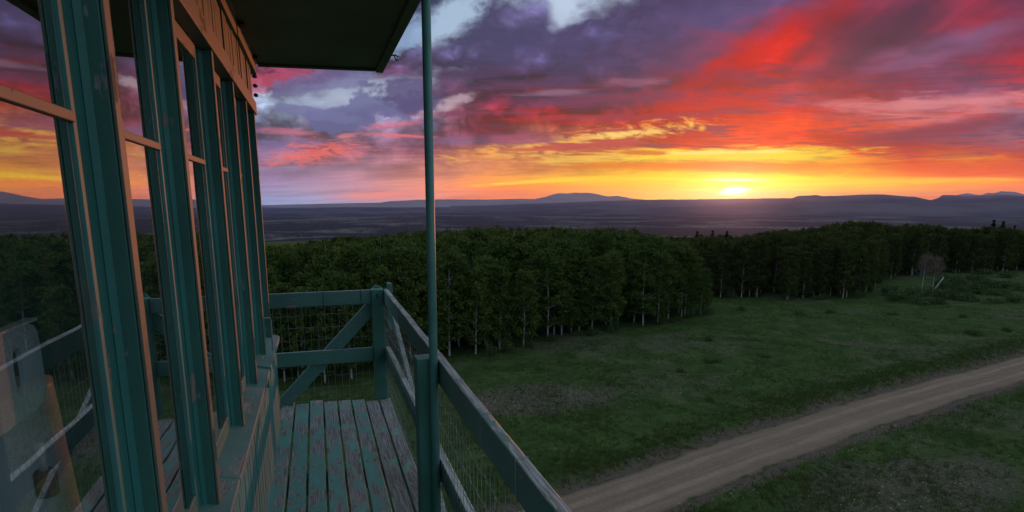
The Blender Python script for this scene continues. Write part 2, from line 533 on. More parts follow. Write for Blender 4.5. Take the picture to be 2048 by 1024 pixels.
# ---------------------------------------------------------------- materials
def paint_mat(name, paint, wood, peel, axis, rough=0.55, grain=1.0, dark=None, top_pale=0.0):
    """old paint flaking off grey wood; axis = direction of the grain (0,1,2)"""
    m, k = mat(name)
    tc = k.new('ShaderNodeTexCoord')
    p = tc.outputs['Object']
    sc = [34.0, 34.0, 34.0]
    sc[axis] = 1.6
    g = k.noise(k.scale(p, sc), 3.0, 6.0, 0.65, 0.3)
    n1 = k.noise(p, 3.2, 8.0, 0.66, 0.2)
    n2 = k.noise(k.scale(p, [s * 0.25 + 2 for s in sc]), 2.0, 5.0, 0.6)
    pv = k.math('ADD', k.math('MULTIPLY', n1, 0.62), k.math('ADD', k.math('MULTIPLY', n2, 0.38), k.math('MULTIPLY', g, 0.10)))
    nz = k.sep(k.new('ShaderNodeNewGeometry').outputs['True Normal'])[2]
    pv = k.math('ADD', pv, k.math('MULTIPLY', k.math('MAXIMUM', nz, 0.0), 0.10 + top_pale))   # upper faces barer: weathering, plus sky light painted in
    msk = k.ramp(pv, 0.55 + peel - 0.015, 0.55 + peel + 0.015)      # 1 = bare wood
    wcol = k.mix(k.ramp(g, 0.38, 0.62), tuple(c * 0.45 for c in wood), wood)
    n3 = k.noise(p, 1.3, 5.0, 0.6)
    pcol = k.mix(k.ramp(n3, 0.3, 0.7), tuple(c * 0.78 for c in paint), tuple(c * 1.15 for c in paint))
    crack = k.ramp(k.noise(k.scale(p, [s * 0.6 + 8 for s in sc]), 2.0, 4.0, 0.7), 0.335, 0.30)
    pcol = k.mix(k.math('MULTIPLY', crack, 0.7), pcol, dark or tuple(c * 0.35 for c in wood))
    col = k.mix(msk, pcol, wcol)
    h = k.math('SUBTRACT', k.math('MULTIPLY', g, 0.35 * grain), k.math('MULTIPLY', msk, 0.6))
    principled(k, col, k.ramp(msk, 0, 1, rough, 0.85), bump(k, h, 0.6, 0.0035))
    return m


TEAL = (0.085, 0.225, 0.205)
WOOD = (0.28, 0.31, 0.33)
M = {}
M['teal_x'] = paint_mat('teal paint along x', TEAL, WOOD, 0.07, 0)
M['teal_y'] = paint_mat('teal paint along y', TEAL, WOOD, 0.07, 1)
M['teal_z'] = paint_mat('teal paint upright', (0.05, 0.185, 0.155), WOOD, 0.12, 2)
M['teal_z2'] = paint_mat('teal frame paint', (0.035, 0.21, 0.19), (0.3, 0.24, 0.21), 0.10, 2)
M['sunlit_z'] = paint_mat('sunlit trim tone upright', (0.15, 0.175, 0.14), (0.22, 0.18, 0.15), 0.08, 2)  # lit copy of the teal trim: low sun's warmth painted into outward faces
M['sunlit_y'] = paint_mat('sunlit trim tone', (0.17, 0.165, 0.135), (0.22, 0.18, 0.15), 0.08, 1)  # lengthwise version, sun warmth likewise in the colour
M['siding'] = paint_mat('teal siding paint', (0.085, 0.30, 0.29), (0.24, 0.26, 0.26), 0.09, 2)  # one even teal over all the boards
M['sill'] = paint_mat('flaking sill paint', (0.12, 0.26, 0.24), (0.34, 0.33, 0.34), 0.16, 1)
M['rail_y'] = paint_mat('weathered rail', (0.115, 0.23, 0.21), (0.44, 0.47, 0.49), 0.15, 1, top_pale=0.09)
M['mid_y'] = paint_mat('mid rail with lit top', (0.085, 0.20, 0.185), (0.62, 0.66, 0.66), 0.15, 1, top_pale=0.2)  # wood set extra pale: light along the top edge painted in
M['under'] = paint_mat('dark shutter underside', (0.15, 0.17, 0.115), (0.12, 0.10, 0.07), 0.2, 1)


def deck_mat():
    m, k = mat('peeling deck paint')
    p = k.new('ShaderNodeTexCoord').outputs['Object']
    x, y, z = k.sep(p)
    idx = k.math('FLOOR', k.math('DIVIDE', x, 0.1255))
    wn = k.new('ShaderNodeTexWhiteNoise', noise_dimensions='1D')
    k.l.new(idx, wn.inputs['W'])
    r = wn.outputs['Value']
    q = k.xyz(x, k.math('ADD', y, k.math('MULTIPLY', r, 37.0)), idx)
    g = k.noise(k.scale(q, (60, 2.2, 1)), 2.0, 7.0, 0.68, 0.6)
    g2 = k.noise(k.scale(q, (22, 0.7, 1)), 2.0, 4.0, 0.6)
    n1 = k.noise(k.scale(q, (9, 3.2, 1)), 1.0, 9.0, 0.68, 0.3)
    pv = k.math('ADD', n1, k.math('ADD', k.math('MULTIPLY', k.math('SUBTRACT', r, 0.5), 0.10), k.math('MULTIPLY', k.math('SUBTRACT', g, 0.5), 0.16)))
    msk = k.ramp(pv, 0.468, 0.485)
    wood = k.mix(k.ramp(g, 0.36, 0.62), (0.10, 0.10, 0.10), (0.40, 0.41, 0.42))
    wood = k.mix(k.math('MULTIPLY', k.ramp(g2, 0.4, 0.65), 0.35), wood, (0.2, 0.2, 0.205))
    crackle = k.new('ShaderNodeTexVoronoi', feature='DISTANCE_TO_EDGE')
    k.l.new(k.scale(q, (40, 17, 1)), crackle.inputs['Vector'])
    cr = k.math('MULTIPLY', k.ramp(crackle.outputs[0], 0.05, 0.01), k.ramp(n1, 0.36, 0.46))
    paint = k.mix(r, (0.11, 0.36, 0.335), (0.17, 0.45, 0.41))
    paint = k.mix(cr, paint, (0.05, 0.06, 0.06))
    col = k.mix(msk, paint, wood)
    h = k.math('SUBTRACT', k.math('MULTIPLY', g, 0.5), k.math('MULTIPLY', msk, 0.5))
    principled(k, col, k.ramp(msk, 0, 1, 0.5, 0.85), bump(k, h, 0.7, 0.004))
    return m


M['deck'] = deck_mat()


def simple(name, col, rough=0.5, metal=0.0, var=0.25, sc=9.0):
    m, k = mat(name)
    p = k.new('ShaderNodeTexCoord').outputs['Object']
    n = k.noise(p, sc, 6.0, 0.6)
    c = k.mix(k.ramp(n, 0.3, 0.7), tuple(x * (1 - var) for x in col), tuple(x * (1 + var) for x in col))
    principled(k, c, rough, bump(k, n, 0.15, 0.004), metal)
    return m


M['pole'] = simple('teal pole paint', (0.085, 0.24, 0.225), 0.45, 0, 0.15, 5)
M['wire'] = simple('weathered wire', (0.24, 0.29, 0.28), 0.7, 0.0)
M['iron'] = simple('dark iron', (0.02, 0.018, 0.016), 0.5, 0.6)
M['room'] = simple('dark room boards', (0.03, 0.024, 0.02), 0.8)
M['white'] = simple('off-white enamel', (0.72, 0.80, 0.86), 0.4, 0, 0.06)
M['tub'] = simple('pale tub plastic', (0.60, 0.76, 0.84), 0.45, 0, 0.08)
M['bench'] = simple('blue-green bench', (0.09, 0.2, 0.23), 0.5)
M['brown'] = simple('brown bristle', (0.25, 0.12, 0.07), 0.7)
M['cloth'] = simple('grey cloth', (0.3, 0.33, 0.36), 0.9)
M['roof'] = simple('grey shingles', (0.06, 0.06, 0.055), 0.9)

m, k = mat('window glass')
fr = k.new('ShaderNodeLayerWeight')        # reflection grows towards grazing, the same from both sides
fr.inputs['Blend'].default_value = 0.5
n = k.noise(k.new('ShaderNodeTexCoord').outputs['Object'], 1.6, 2.0, 0.5)
gl = k.new('ShaderNodeBsdfGlossy')
gl.inputs['Roughness'].default_value = 0.0
gl.inputs['Color'].default_value = (0.95, 0.93, 0.93, 1)
k.l.new(bump(k, n, 0.05, 0.02), gl.inputs['Normal'])
tr = k.new('ShaderNodeBsdfTransparent')
tr.inputs['Color'].default_value = (0.9, 0.93, 0.92, 1)
mx = k.new('ShaderNodeMixShader')
k.l.new(k.math('ADD', k.math('MULTIPLY', k.math('POWER', fr.outputs['Facing'], 1.25), 0.92), 0.05, clamp=True), mx.inputs[0])
k.l.new(tr.outputs[0], mx.inputs[1])
k.l.new(gl.outputs[0], mx.inputs[2])
du = k.new('ShaderNodeBsdfDiffuse')
du.inputs['Color'].default_value = (0.3, 0.3, 0.29, 1)
pg = k.new('ShaderNodeTexCoord').outputs['Object']
dn = k.noise(k.scale(pg, (6, 6, 0.9)), 3.0, 6.0, 0.65)
m2 = k.new('ShaderNodeMixShader')
k.l.new(k.math('MULTIPLY', k.ramp(dn, 0.42, 0.75), 0.035), m2.inputs[0])
k.l.new(mx.outputs[0], m2.inputs[1])
k.l.new(du.outputs[0], m2.inputs[2])
k.l.new(m2.outputs[0], k.out.inputs['Surface'])
M['glass'] = m

m, k = mat('bottle glass')
gb = k.new('ShaderNodeBsdfPrincipled')
gb.inputs['Base Color'].default_value = (0.85, 0.8, 0.72, 1)
gb.inputs['Roughness'].default_value = 0.03
gb.inputs['Transmission Weight'].default_value = 0.55
gb.inputs['IOR'].default_value = 1.45
k.l.new(gb.outputs[0], k.out.inputs['Surface'])
M['bottle'] = m

# ---------------------------------------------------------------- lookout cabin
def Z(z):
    return EYE + z


WX = -0.385          # outside of the lower siding
PX = -0.415          # outside face of the posts
Y0, Y1 = -0.75, 5.43
cabin = thing('lookout_cabin', (-2.4, 2.3, DECK), 'teal wooden lookout cabin with a row of tall sash windows along the catwalk', 'cabin')

# lower wall of narrow beaded boards (real grooves)
b = MB()
b.box(-0.44, WX - 0.012, Y0, Y1, Z(-2.1), Z(-1.15))
y = Y0
while y < Y1 - 0.01:
    e = min(y + 0.0735, Y1)
    jj = random.uniform(-0.002, 0.002)
    b.hexa([(WX - 0.012, y + 0.004, Z(-2.1)), (WX + jj, y + 0.007, Z(-2.1)), (WX + jj, e - 0.007, Z(-2.1)), (WX - 0.012, e - 0.004, Z(-2.1)),
            (WX - 0.012, y + 0.004, Z(-1.155)), (WX + jj, y + 0.007, Z(-1.155)), (WX + jj, e - 0.007, Z(-1.155)), (WX - 0.012, e - 0.004, Z(-1.155))])
    y = e
b.build('wall', M['siding'], cabin, label='lower wall of narrow upright boards')
b = MB()
b.box(-4.5, -0.445, Y1 - 0.05, Y1, Z(-2.1), Z(1.12))
b.build('wall', M['teal_z'], cabin, label='end wall')
b = MB()
b.box(-4.5, -0.445, Y0, Y0 + 0.05, Z(-2.1), Z(-1.1))  # unseen near wall, opened above this strip to brighten the pedestal inside
b.box(-4.5, -0.445, Y0, Y0 + 0.05, Z(0.66), Z(1.12))
for q in range(6):
    b.box(-4.5 + q * 0.8, -4.44 + q * 0.8, Y0 + 0.002, Y0 + 0.048, Z(-1.1), Z(0.66))
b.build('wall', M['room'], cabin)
b = MB()
b.box(-4.55, -4.5, Y0, Y1, Z(-2.1), Z(-1.1))  # unseen outer wall, near half left open to let more light in
b.box(-4.55, -4.5, Y0, Y1, Z(0.66), Z(1.12))
b.box(-4.55, -4.5, 2.5, Y1, Z(-1.1), Z(0.66))
for q in range(4):
    b.box(-4.548, -4.502, Y0 + q * 0.8, Y0 + q * 0.8 + 0.06, Z(-1.1), Z(0.66))
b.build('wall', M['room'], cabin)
b = MB()
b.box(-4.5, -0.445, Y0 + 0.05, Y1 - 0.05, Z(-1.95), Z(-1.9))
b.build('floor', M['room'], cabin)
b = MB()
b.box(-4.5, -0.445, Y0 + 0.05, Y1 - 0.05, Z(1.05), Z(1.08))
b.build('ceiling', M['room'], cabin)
b = MB()
e0, e1, e2, e3 = -4.7, -0.3, Y0 - 0.15, Y1 + 0.1
cx, cyy = -2.45, 2.3
for z0 in (1.2,):
    b.add([(e0, e2, Z(z0)), (e1, e2, Z(z0)), (e1, e3, Z(z0)), (e0, e3, Z(z0)),
           (e0, e2, Z(z0 + 0.05)), (e1, e2, Z(z0 + 0.05)), (e1, e3, Z(z0 + 0.05)), (e0, e3, Z(z0 + 0.05)), (cx, cyy, Z(2.3))],
          [(3, 2, 1, 0), (0, 1, 5, 4), (1, 2, 6, 5), (2, 3, 7, 6), (3, 0, 4, 7), (4, 5, 8), (5, 6, 8), (6, 7, 8), (7, 4, 8)])
b.build('roof', M['roof'], cabin)

# sill in two pieces
b = MB()


def sill_piece(b, ya, yb, xo, dz):
    b.hexa([(-0.47, ya, Z(-1.165 + dz)), (xo, ya, Z(-1.165 + dz)), (xo, yb, Z(-1.165 + dz)), (-0.47, yb, Z(-1.165 + dz)),
            (-0.47, ya, Z(-1.10 + dz)), (xo, ya, Z(-1.128 + dz)), (xo, yb, Z(-1.128 + dz)), (-0.47, yb, Z(-1.10 + dz))])


sill_piece(b, Y0, 2.62, -0.362, 0)
sill_piece(b, 2.624, 4.40, -0.36, 0.0)
b.build('sill', M['sill'], cabin, 0.004)
b = MB()
sill_piece(b, 4.41, Y1 + 0.03, -0.352, 0.014)
b.build('sill', M['sill'], cabin, 0.004, label='raised end piece of the sill')
b = MB()
b.box(-0.384, -0.362, 4.30, 4.40, Z(-1.23), Z(-1.166))
b.build('sill_bracket', M['teal_z'], cabin, 0.004)

# header board, frieze, hinge board
b = MB()
b.box(-0.46, -0.398, Y0, 5.5, Z(0.668), Z(0.762))
b.build('header', M['sunlit_y'], cabin, 0.004)
b = MB()
y = Y0
while y < 5.40:
    wdt = random.choice((0.075, 0.075, 0.08, 0.11))
    e = min(y + wdt, 5.46)
    o_ = random.uniform(-0.005, 0.004)
    gp = random.choice((0.002, 0.002, 0.004, 0.010))
    sl_ = random.uniform(-0.006, 0.006)
    b.hexa([(-0.46, y, Z(0.764)), (-0.412 + o_, y, Z(0.764)), (-0.412 + o_, e - gp, Z(0.764)), (-0.46, e - gp, Z(0.764)),
            (-0.46, y + sl_, Z(1.0)), (-0.414 + o_, y + sl_, Z(1.0)), (-0.414 + o_, e - gp + sl_, Z(1.0)), (-0.46, e - gp + sl_, Z(1.0))])
    y = e
b.build('frieze', M['sunlit_z'], cabin, 0.002)
b = MB()
b.box(-0.46, -0.386, 4.33, 5.62, Z(0.99), Z(1.12))
b.box(-0.46, -0.392, Y0, 4.325, Z(0.985), Z(1.12))
b.build('hinge_board', M['sunlit_y'], cabin, 0.004)
for i, z in enumerate((0.955, 0.885, 0.815)):
    b = MB()
    b.lathe((-0.405, 5.465, Z(z)), [(0.008, 0), (0.008, 0.012), (0.015, 0.014), (0.015, 0.024), (0.009, 0.028), (0.012, 0.038), (0.005, 0.042)], 12, (0.45, 0.9, 0))
    b.build('bolt', M['iron'], cabin, smooth=False)

# posts between the windows
POSTS = [0.84, 1.62, 2.375, 3.235, 4.0, 4.72, 5.33]
PW = 0.05
PZ0, PZ1 = -1.118, 0.668
ys = [0.06] + POSTS
for y in ys:
    b = MB()
    b.box(-0.497, PX, y, y + PW, Z(PZ0), Z(PZ1 - 0.002))
    o = b.build('post', M['teal_z'], cabin, 0.003)
    c = MB()
    c.box(PX + 0.0015, PX + 0.009, y + 0.001, y + PW - 0.002, Z(PZ0 + 0.003), Z(PZ1 - 0.003))
    c.build('casing', M['sunlit_z'], o, 0.002)
    c = MB()
    za, zb_ = Z(PZ0 + 0.004), Z(PZ1 - 0.004)
    q = [(-0.4605, y - 0.013), (-0.4605, y - 0.0008), (-0.447, y - 0.0008)]
    c.add([(*p, za) for p in q] + [(*p, zb_) for p in q], [(0, 1, 2), (5, 4, 3), (0, 3, 4, 1), (1, 4, 5, 2), (2, 5, 3, 0)])
    c.build('stop', M['teal_z2'], o)
b = MB()
b.box(-0.505, PX, Y1 - 0.03, Y1 + 0.01, Z(PZ0), Z(PZ1 - 0.002))
b.build('corner_board', M['sunlit_z'], cabin, 0.003)

# sash windows
for i in range(len(ys) - 1):
    ya, yb = ys[i] + PW + 0.002, ys[i + 1] - 0.002
    x0, x1 = -0.497, -0.462
    zt, zb = 0.668, -1.10
    sl2, sr2 = 0.04, 0.088            # near and far stile of the frame
    b = MB()
    b.box(x0, x1, ya, ya + sl2, Z(zb), Z(zt))
    b.box(x0, x1, yb - sr2, yb, Z(zb), Z(zt))
    b.box(x0, x1 - 0.001, ya + sl2, yb - sr2, Z(zb), Z(zb + 0.075))
    w = b.build('window', M['teal_z2'], cabin, 0.003)
    b = MB()
    b.box(x0, x1 + 0.001, ya + sl2 + 0.0005, yb - sr2 - 0.0005, Z(zt - 0.062), Z(zt))
    b.build('head', M['sunlit_y'], w, 0.003)
    b = MB()
    b.box(-0.474, x1 + 0.0015, yb - sr2 - 0.007, yb - sr2 - 0.0006, Z(zb + 0.076), Z(zt - 0.063))
    b.build('glazing_bead', M['siding'], w, 0.0015)
    b = MB()
    b.box(-0.494, -0.458, ya + sl2, yb - sr2, Z(0.158), Z(0.180))
    b.build('glazing_bar', M['sunlit_y'], w, 0.002)
    x = -0.4665
    for z_a, z_b in ((zb + 0.07, 0.160), (0.178, zt - 0.06)):
        b = MB()
        b.add([(x, ya + sl2 - 0.002, Z(z_a)), (x, yb - sr2 + 0.002, Z(z_a)), (x, yb - sr2 + 0.002, Z(z_b)), (x, ya + sl2 - 0.002, Z(z_b))], [(0, 1, 2, 3)])
        pn = b.build('pane', M['glass'], w)
        if pn.data.polygons[0].normal.x < 0:
            pn.data.flip_normals()

# raised storm shutter hung from the hinge board
SH0, SH1 = 0.9, 5.66
hx0, hz0, hx1, hz1 = -0.384, 1.078, 0.612, 1.098
b = MB()
b.hexa([(hx0, SH0, Z(hz0)), (hx1, SH0, Z(hz1)), (hx1, SH1, Z(hz1)), (hx0, SH1, Z(hz0)),
        (hx0, SH0, Z(hz0 + 0.022)), (hx1, SH0, Z(hz1 + 0.022)), (hx1, SH1, Z(hz1 + 0.022)), (hx0, SH1, Z(hz0 + 0.022))])
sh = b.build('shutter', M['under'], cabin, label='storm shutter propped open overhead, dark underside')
b = MB()
b.hexa([(hx1 - 0.06, SH0, Z(hz1 - 0.03)), (hx1 + 0.001, SH0, Z(hz1 - 0.03)), (hx1 + 0.001, SH1, Z(hz1 - 0.03)), (hx1 - 0.06, SH1, Z(hz1 - 0.03)),
        (hx1 - 0.06, SH0, Z(hz1 - 0.004)), (hx1 + 0.001, SH0, Z(hz1 - 0.003)), (hx1 + 0.001, SH1, Z(hz1 - 0.003)), (hx1 - 0.06, SH1, Z(hz1 - 0.004))])
b.hexa([(hx0 + 0.01, SH1 - 0.05, Z(hz0 - 0.02)), (hx1 - 0.062, SH1 - 0.05, Z(hz1 - 0.022)), (hx1 - 0.062, SH1, Z(hz1 - 0.022)), (hx0 + 0.01, SH1, Z(hz0 - 0.02)),
        (hx0 + 0.01, SH1 - 0.05, Z(hz0 - 0.003)), (hx1 - 0.062, SH1 - 0.05, Z(hz1 - 0.004)), (hx1 - 0.062, SH1, Z(hz1 - 0.004)), (hx0 + 0.01, SH1, Z(hz0 - 0.003))])
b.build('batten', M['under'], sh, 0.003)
b = MB()
b.tube([(hx1 + 0.0, 5.02, Z(hz1 - 0.02)), (hx1 + 0.03, 5.03, Z(hz1 - 0.015)), (hx1 + 0.05, 5.01, Z(hz1 - 0.03))], 0.006, 6)
b.tube([(hx1 + 0.02, 5.03, Z(hz1 - 0.018)), (hx1 + 0.03, 5.0, Z(hz1 - 0.05)), (hx1 + 0.045, 5.0, Z(hz1 - 0.06))], 0.005, 6)
b.build('latch', M['iron'], sh)
for yy in (4.36, 5.3):
    b = MB()
    b.box(-0.383, -0.35, yy, yy + 0.07, Z(1.055), Z(1.069))
    b.tube([(-0.38, yy - 0.01, Z(1.062)), (-0.38, yy + 0.08, Z(1.062))], 0.011, 8)
    b.build('hinge', M['iron'], sh)
# small wire staple at the end of the sill
b = MB()
b.tube([(-0.36, 4.80, Z(-1.09)), (-0.36, 4.80, Z(-0.86)), (-0.365, 4.79, Z(-0.84)), (-0.42, 4.78, Z(-0.84))], 0.006, 8)
b.build('staple', M['wire'], cabin)

# ---------------------------------------------------------------- things inside, behind the first window
b = MB()
base = Vector((-0.67, 1.67, Z(-0.98)))
b.lathe(base, [(0.09, 0), (0.085, 0.015), (0.079, 0.23), (0.072, 0.55), (0.072, 0.565), (0.0, 0.57)], 32, (-0.035, -0.01, 1))
tag(b.build('pedestal', M['white'], None, smooth=True), 'white round pedestal behind the nearest window, holding the tub', 'pedestal')
tub = thing('tub', (-0.58, 1.40, Z(-0.42)), 'pale tub with an oval hand hole beside the white pedestal, behind the nearest window', 'tub')


def rounded_panel(yc, zc, hy, hz, r, hole, x0, x1):
    """upright board facing +x with rounded lower corners and an oval slot"""
    n = 40
    outer, inner = [], []
    for i in range(n):
        a = 2 * math.pi * i / n
        ca, sa = math.cos(a), math.sin(a)
        p = 6.0
        q = (abs(ca) ** p + abs(sa) ** p) ** (-1 / p)
        outer.append((yc + hy * ca * q, zc + hz * sa * q))
        p = 2.6
        q = (abs(ca) ** p + abs(sa) ** p) ** (-1 / p)
        inner.append((yc + hole[0] + hole[2] * ca * q, zc + hole[1] + hole[3] * sa * q))
    vs = [(x, *p) for x in (x0, x1) for p in outer + inner]
    fs = []
    for i in range(n):
        j = (i + 1) % n
        fs += [(i, j, n + j, n + i), (2 * n + i, 3 * n + i, 3 * n + j, 2 * n + j),
               (i, 2 * n + i, 2 * n + j, j), (n + i, n + j, 3 * n + j, 3 * n + i)]
    return vs, fs


b = MB()
b.add(*rounded_panel(1.392, Z(-0.335), 0.134, 0.09, 0, (0.024, 0.004, 0.02, 0.048), -0.585, -0.575))
b.build('side_panel', M['tub'], tub, 0.002, smooth=False)
b = MB()
b.box(-0.59, -0.57, 1.27, 1.515, Z(-0.2445), Z(-0.2385))
b.build('rim', M['white'], tub)
bottle = thing('bottle', (-0.565, 1.43, Z(-0.74)), 'small glass bottle holding a brush, against the nearest window', 'bottle')
b = MB()
b.lathe((-0.565, 1.43, Z(-0.74)), [(0.001, 0), (0.032, 0.0), (0.034, 0.01), (0.034, 0.10), (0.026, 0.125), (0.017, 0.14), (0.017, 0.16)], 24)
b.build('glass_body', M['bottle'], bottle, smooth=True)
b = MB()
b.lathe((-0.565, 1.43, Z(-0.60)), [(0.019, 0), (0.0205, 0.005), (0.0205, 0.05), (0.017, 0.055)], 20)
b.build('collar', M['brown'], bottle, smooth=True)
b = MB()
b.tube([(-0.565, 1.43, Z(-0.548)), (-0.567, 1.428, Z(-0.52)), (-0.569, 1.427, Z(-0.49)), (-0.570, 1.426, Z(-0.484))], [0.007, 0.008, 0.0115, 0.009], 12)
b.build('brush', M['white'], bottle, smooth=True)
bench = thing('bench', (-1.2, 2.2, Z(-1.9)), 'blue-green work bench under the windows inside the cabin', 'bench')
b = MB()
b.box(-1.5, -0.55, 1.0, 3.4, Z(-1.02), Z(-0.985))
b.build('bench_top', M['bench'], bench, 0.004)
for px, py in ((-1.45, 1.25), (-0.67, 1.25), (-1.45, 3.33), (-0.67, 3.33)):
    b = MB()
    b.box(px, px + 0.05, py, py + 0.05, Z(-1.9), Z(-1.022))
    b.build('leg', M['bench'], bench, 0.003)
b = MB()
for i in range(9):
    t = i / 8
    b.tube([(-1.0 + 0.02 * i, 2.28, Z(-0.96)), (-0.98 + 0.025 * math.sin(i * 2.1), 2.32 + 0.05 * t, Z(-0.92 + 0.02 * math.sin(i * 1.7))), (-0.97, 2.42, Z(-0.965))], 0.025, 8)
tag(b.build('crumpled_cloth', M['cloth'], None, smooth=True), 'crumpled pale cloth lying on the bench behind the pedestal', 'cloth')

# ---------------------------------------------------------------- catwalk deck
deck = thing('catwalk', (0.1, 2.5, DECK - 0.2), 'narrow wooden catwalk floor of flaking teal boards outside the windows', 'catwalk')
b = MB()
BW = 0.1255
xs_ = [-0.4 + BW * i for i in range(-1, 8)]
for i, x in enumerate(xs_):
    ye = 5.86 + random.uniform(-0.05, 0.05) - (0.1 if i > 6 else 0)
    w = BW - 0.014 if i < 8 else 0.1
    z1 = DECK + random.uniform(-0.003, 0.002)
    n = 30
    yl = np.linspace(-1.6, ye, n)
    jit0 = [random.uniform(-0.0014, 0.0014) for _ in range(n)]
    jit1 = [random.uniform(-0.0014, 0.0014) for _ in range(n)]
    vs, fs = [], []
    skew = 0.0
    for q in range(n):
        xa, xb = x + jit0[q], x + w + jit1[q]
        vs += [(xa, yl[q], z1 - 0.036), (xb, yl[q], z1 - 0.036), (xb, yl[q], z1 - 0.003), (xb - 0.003, yl[q], z1), (xa + 0.003, yl[q], z1), (xa, yl[q], z1 - 0.003)]
    for q in range(n - 1):
        for a in range(6):
            c2 = (a + 1) % 6
            fs.append((q * 6 + a, q * 6 + c2, q * 6 + 6 + c2, q * 6 + 6 + a))
    fs.append((5, 4, 3, 2, 1, 0))
    fs.append(tuple((n - 1) * 6 + a for a in range(6)))
    b.add(vs, fs)
b.build('decking', M['deck'], deck)
nail = None
for i, x in enumerate(xs_[1:]):
    for yy in (5.80, 4.35):
        for fx in (0.025, 0.085):
            nx_, ny_ = x + fx, yy + random.uniform(-0.012, 0.012)
            if nail is None:
                b = MB()
                b.lathe((nx_, ny_, DECK + 0.0005), [(0.0045, -0.006), (0.0045, 0.0015), (0.001, 0.002)], 8)
                nail = b.build('nail', M['iron'], deck)
                n0 = (nx_, ny_)
            else:
                o = nail.copy()
                COL.objects.link(o)
                o.parent = deck
                o.location = (nx_ - n0[0], ny_ - n0[1], 0)
for yy in (5.66, 4.3, 2.85, 1.4, 0.0, -1.4):
    b = MB()
    b.box(-0.44, 0.56, yy, yy + 0.05, DECK - 0.19, DECK - 0.045)
    b.build('joist', M['teal_x'], deck)

# ---------------------------------------------------------------- railing
rail = thing('railing', (0.55, 4.0, DECK), 'teal two-rail wooden railing with wire mesh round the catwalk', 'railing')
b = MB()
n = 26
yl = np.linspace(-1.5, 5.80, n)
vs, fs = [], []
for q in range(n):
    o_ = 0.002 * math.sin(q * 1.3)
    j = random.uniform(-0.0015, 0.0015)
    vs += [(0.557 + o_, yl[q], Z(-0.93)), (0.598 + o_, yl[q], Z(-0.93)), (0.598 + o_, yl[q], Z(-0.803) + j), (0.594 + o_, yl[q], Z(-0.80) + j), (0.561 + o_, yl[q], Z(-0.80) + j), (0.557 + o_, yl[q], Z(-0.803) + j)]
for q in range(n - 1):
    for a in range(6):
        c2 = (a + 1) % 6
        fs.append((q * 6 + a, q * 6 + c2, q * 6 + 6 + c2, q * 6 + 6 + a))
fs += [(5, 4, 3, 2, 1, 0), tuple((n - 1) * 6 + a for a in range(6))]
b.add(vs, fs)
top = b.build('top_rail', M['rail_y'], rail, label='long top rail, bare grey wood showing on its upper edge')
for yy in (5.254, 4.705, 4.177, 3.601, 3.152, 2.654, 2.186, 1.735):
    y_ = yy + random.uniform(-0.01, 0.01)
    b = MB()
    b.tube([(0.5545, y_, Z(-0.935)), (0.5545, y_ + 0.004, Z(-0.80)), (0.558, y_ + 0.004, Z(-0.7965)), (0.600, y_ + 0.012, Z(-0.7965)), (0.602, y_ + 0.012, Z(-0.93))], 0.0016, 6)
    b.build('wire_tie', M['wire'], top)
b = MB()
b.box(0.557, 0.598, -1.5, 5.79, Z(-1.475), Z(-1.345))
b.build('mid_rail', M['mid_y'], rail, 0.004, label='outer mid rail with a lit upper edge painted pale')
b = MB()
b.hexa([(-1.6, 5.79, Z(-0.938)), (0.445, 5.79, Z(-0.93)), (0.445, 5.83, Z(-0.93)), (-1.6, 5.83, Z(-0.938)),
        (-1.6, 5.79, Z(-0.808)), (0.445, 5.79, Z(-0.803)), (0.445, 5.83, Z(-0.803)), (-1.6, 5.83, Z(-0.808))])
ft = b.build('top_rail', M['teal_x'], rail, 0.004, label='short top rail across the far end')
for xx in (0.02, 0.352):
    b = MB()
    b.tube([(xx, 5.787, Z(-0.935)), (xx, 5.787, Z(-0.804)), (xx + 0.002, 5.79, Z(-0.7995)), (xx + 0.002, 5.83, Z(-0.7995)), (xx, 5.834, Z(-0.93))], 0.0022, 6)
    b.build('wire_tie', M['iron'], ft)
b = MB()
b.box(-1.6, 0.445, 5.79, 5.83, Z(-1.475), Z(-1.347))
b.build('mid_rail', M['teal_x'], rail, 0.004)
# posts
b = MB()
b.box(0.446, 0.555, 5.755, 5.865, DECK - 0.12 + 0.125, Z(-0.798))
cp = b.build('post', M['teal_z'], rail, 0.005, label='square corner post')
b = MB()
cpt = [(0.50 + 0.012 * math.cos(a), 5.749, Z(-0.853) + 0.014 * math.sin(a)) for a in np.linspace(0.6, 5.6, 12)]
b.tube(cpt, 0.0028, 6)
b.tube([(0.50, 5.755, Z(-0.84)), (0.5, 5.745, Z(-0.838))], 0.0035, 6)
b.build('hook', M['iron'], cp)
b = MB()
b.box(0.446, 0.555, 3.055, 3.165, DECK + 0.003, Z(-0.79))
b.build('post', M['teal_z'], rail, 0.005, label='square post halfway along the catwalk')
b = MB()
b.box(0.446, 0.555, 0.1, 0.21, DECK + 0.003, Z(-0.79))
b.build('post', M['teal_z'], rail, 0.005)
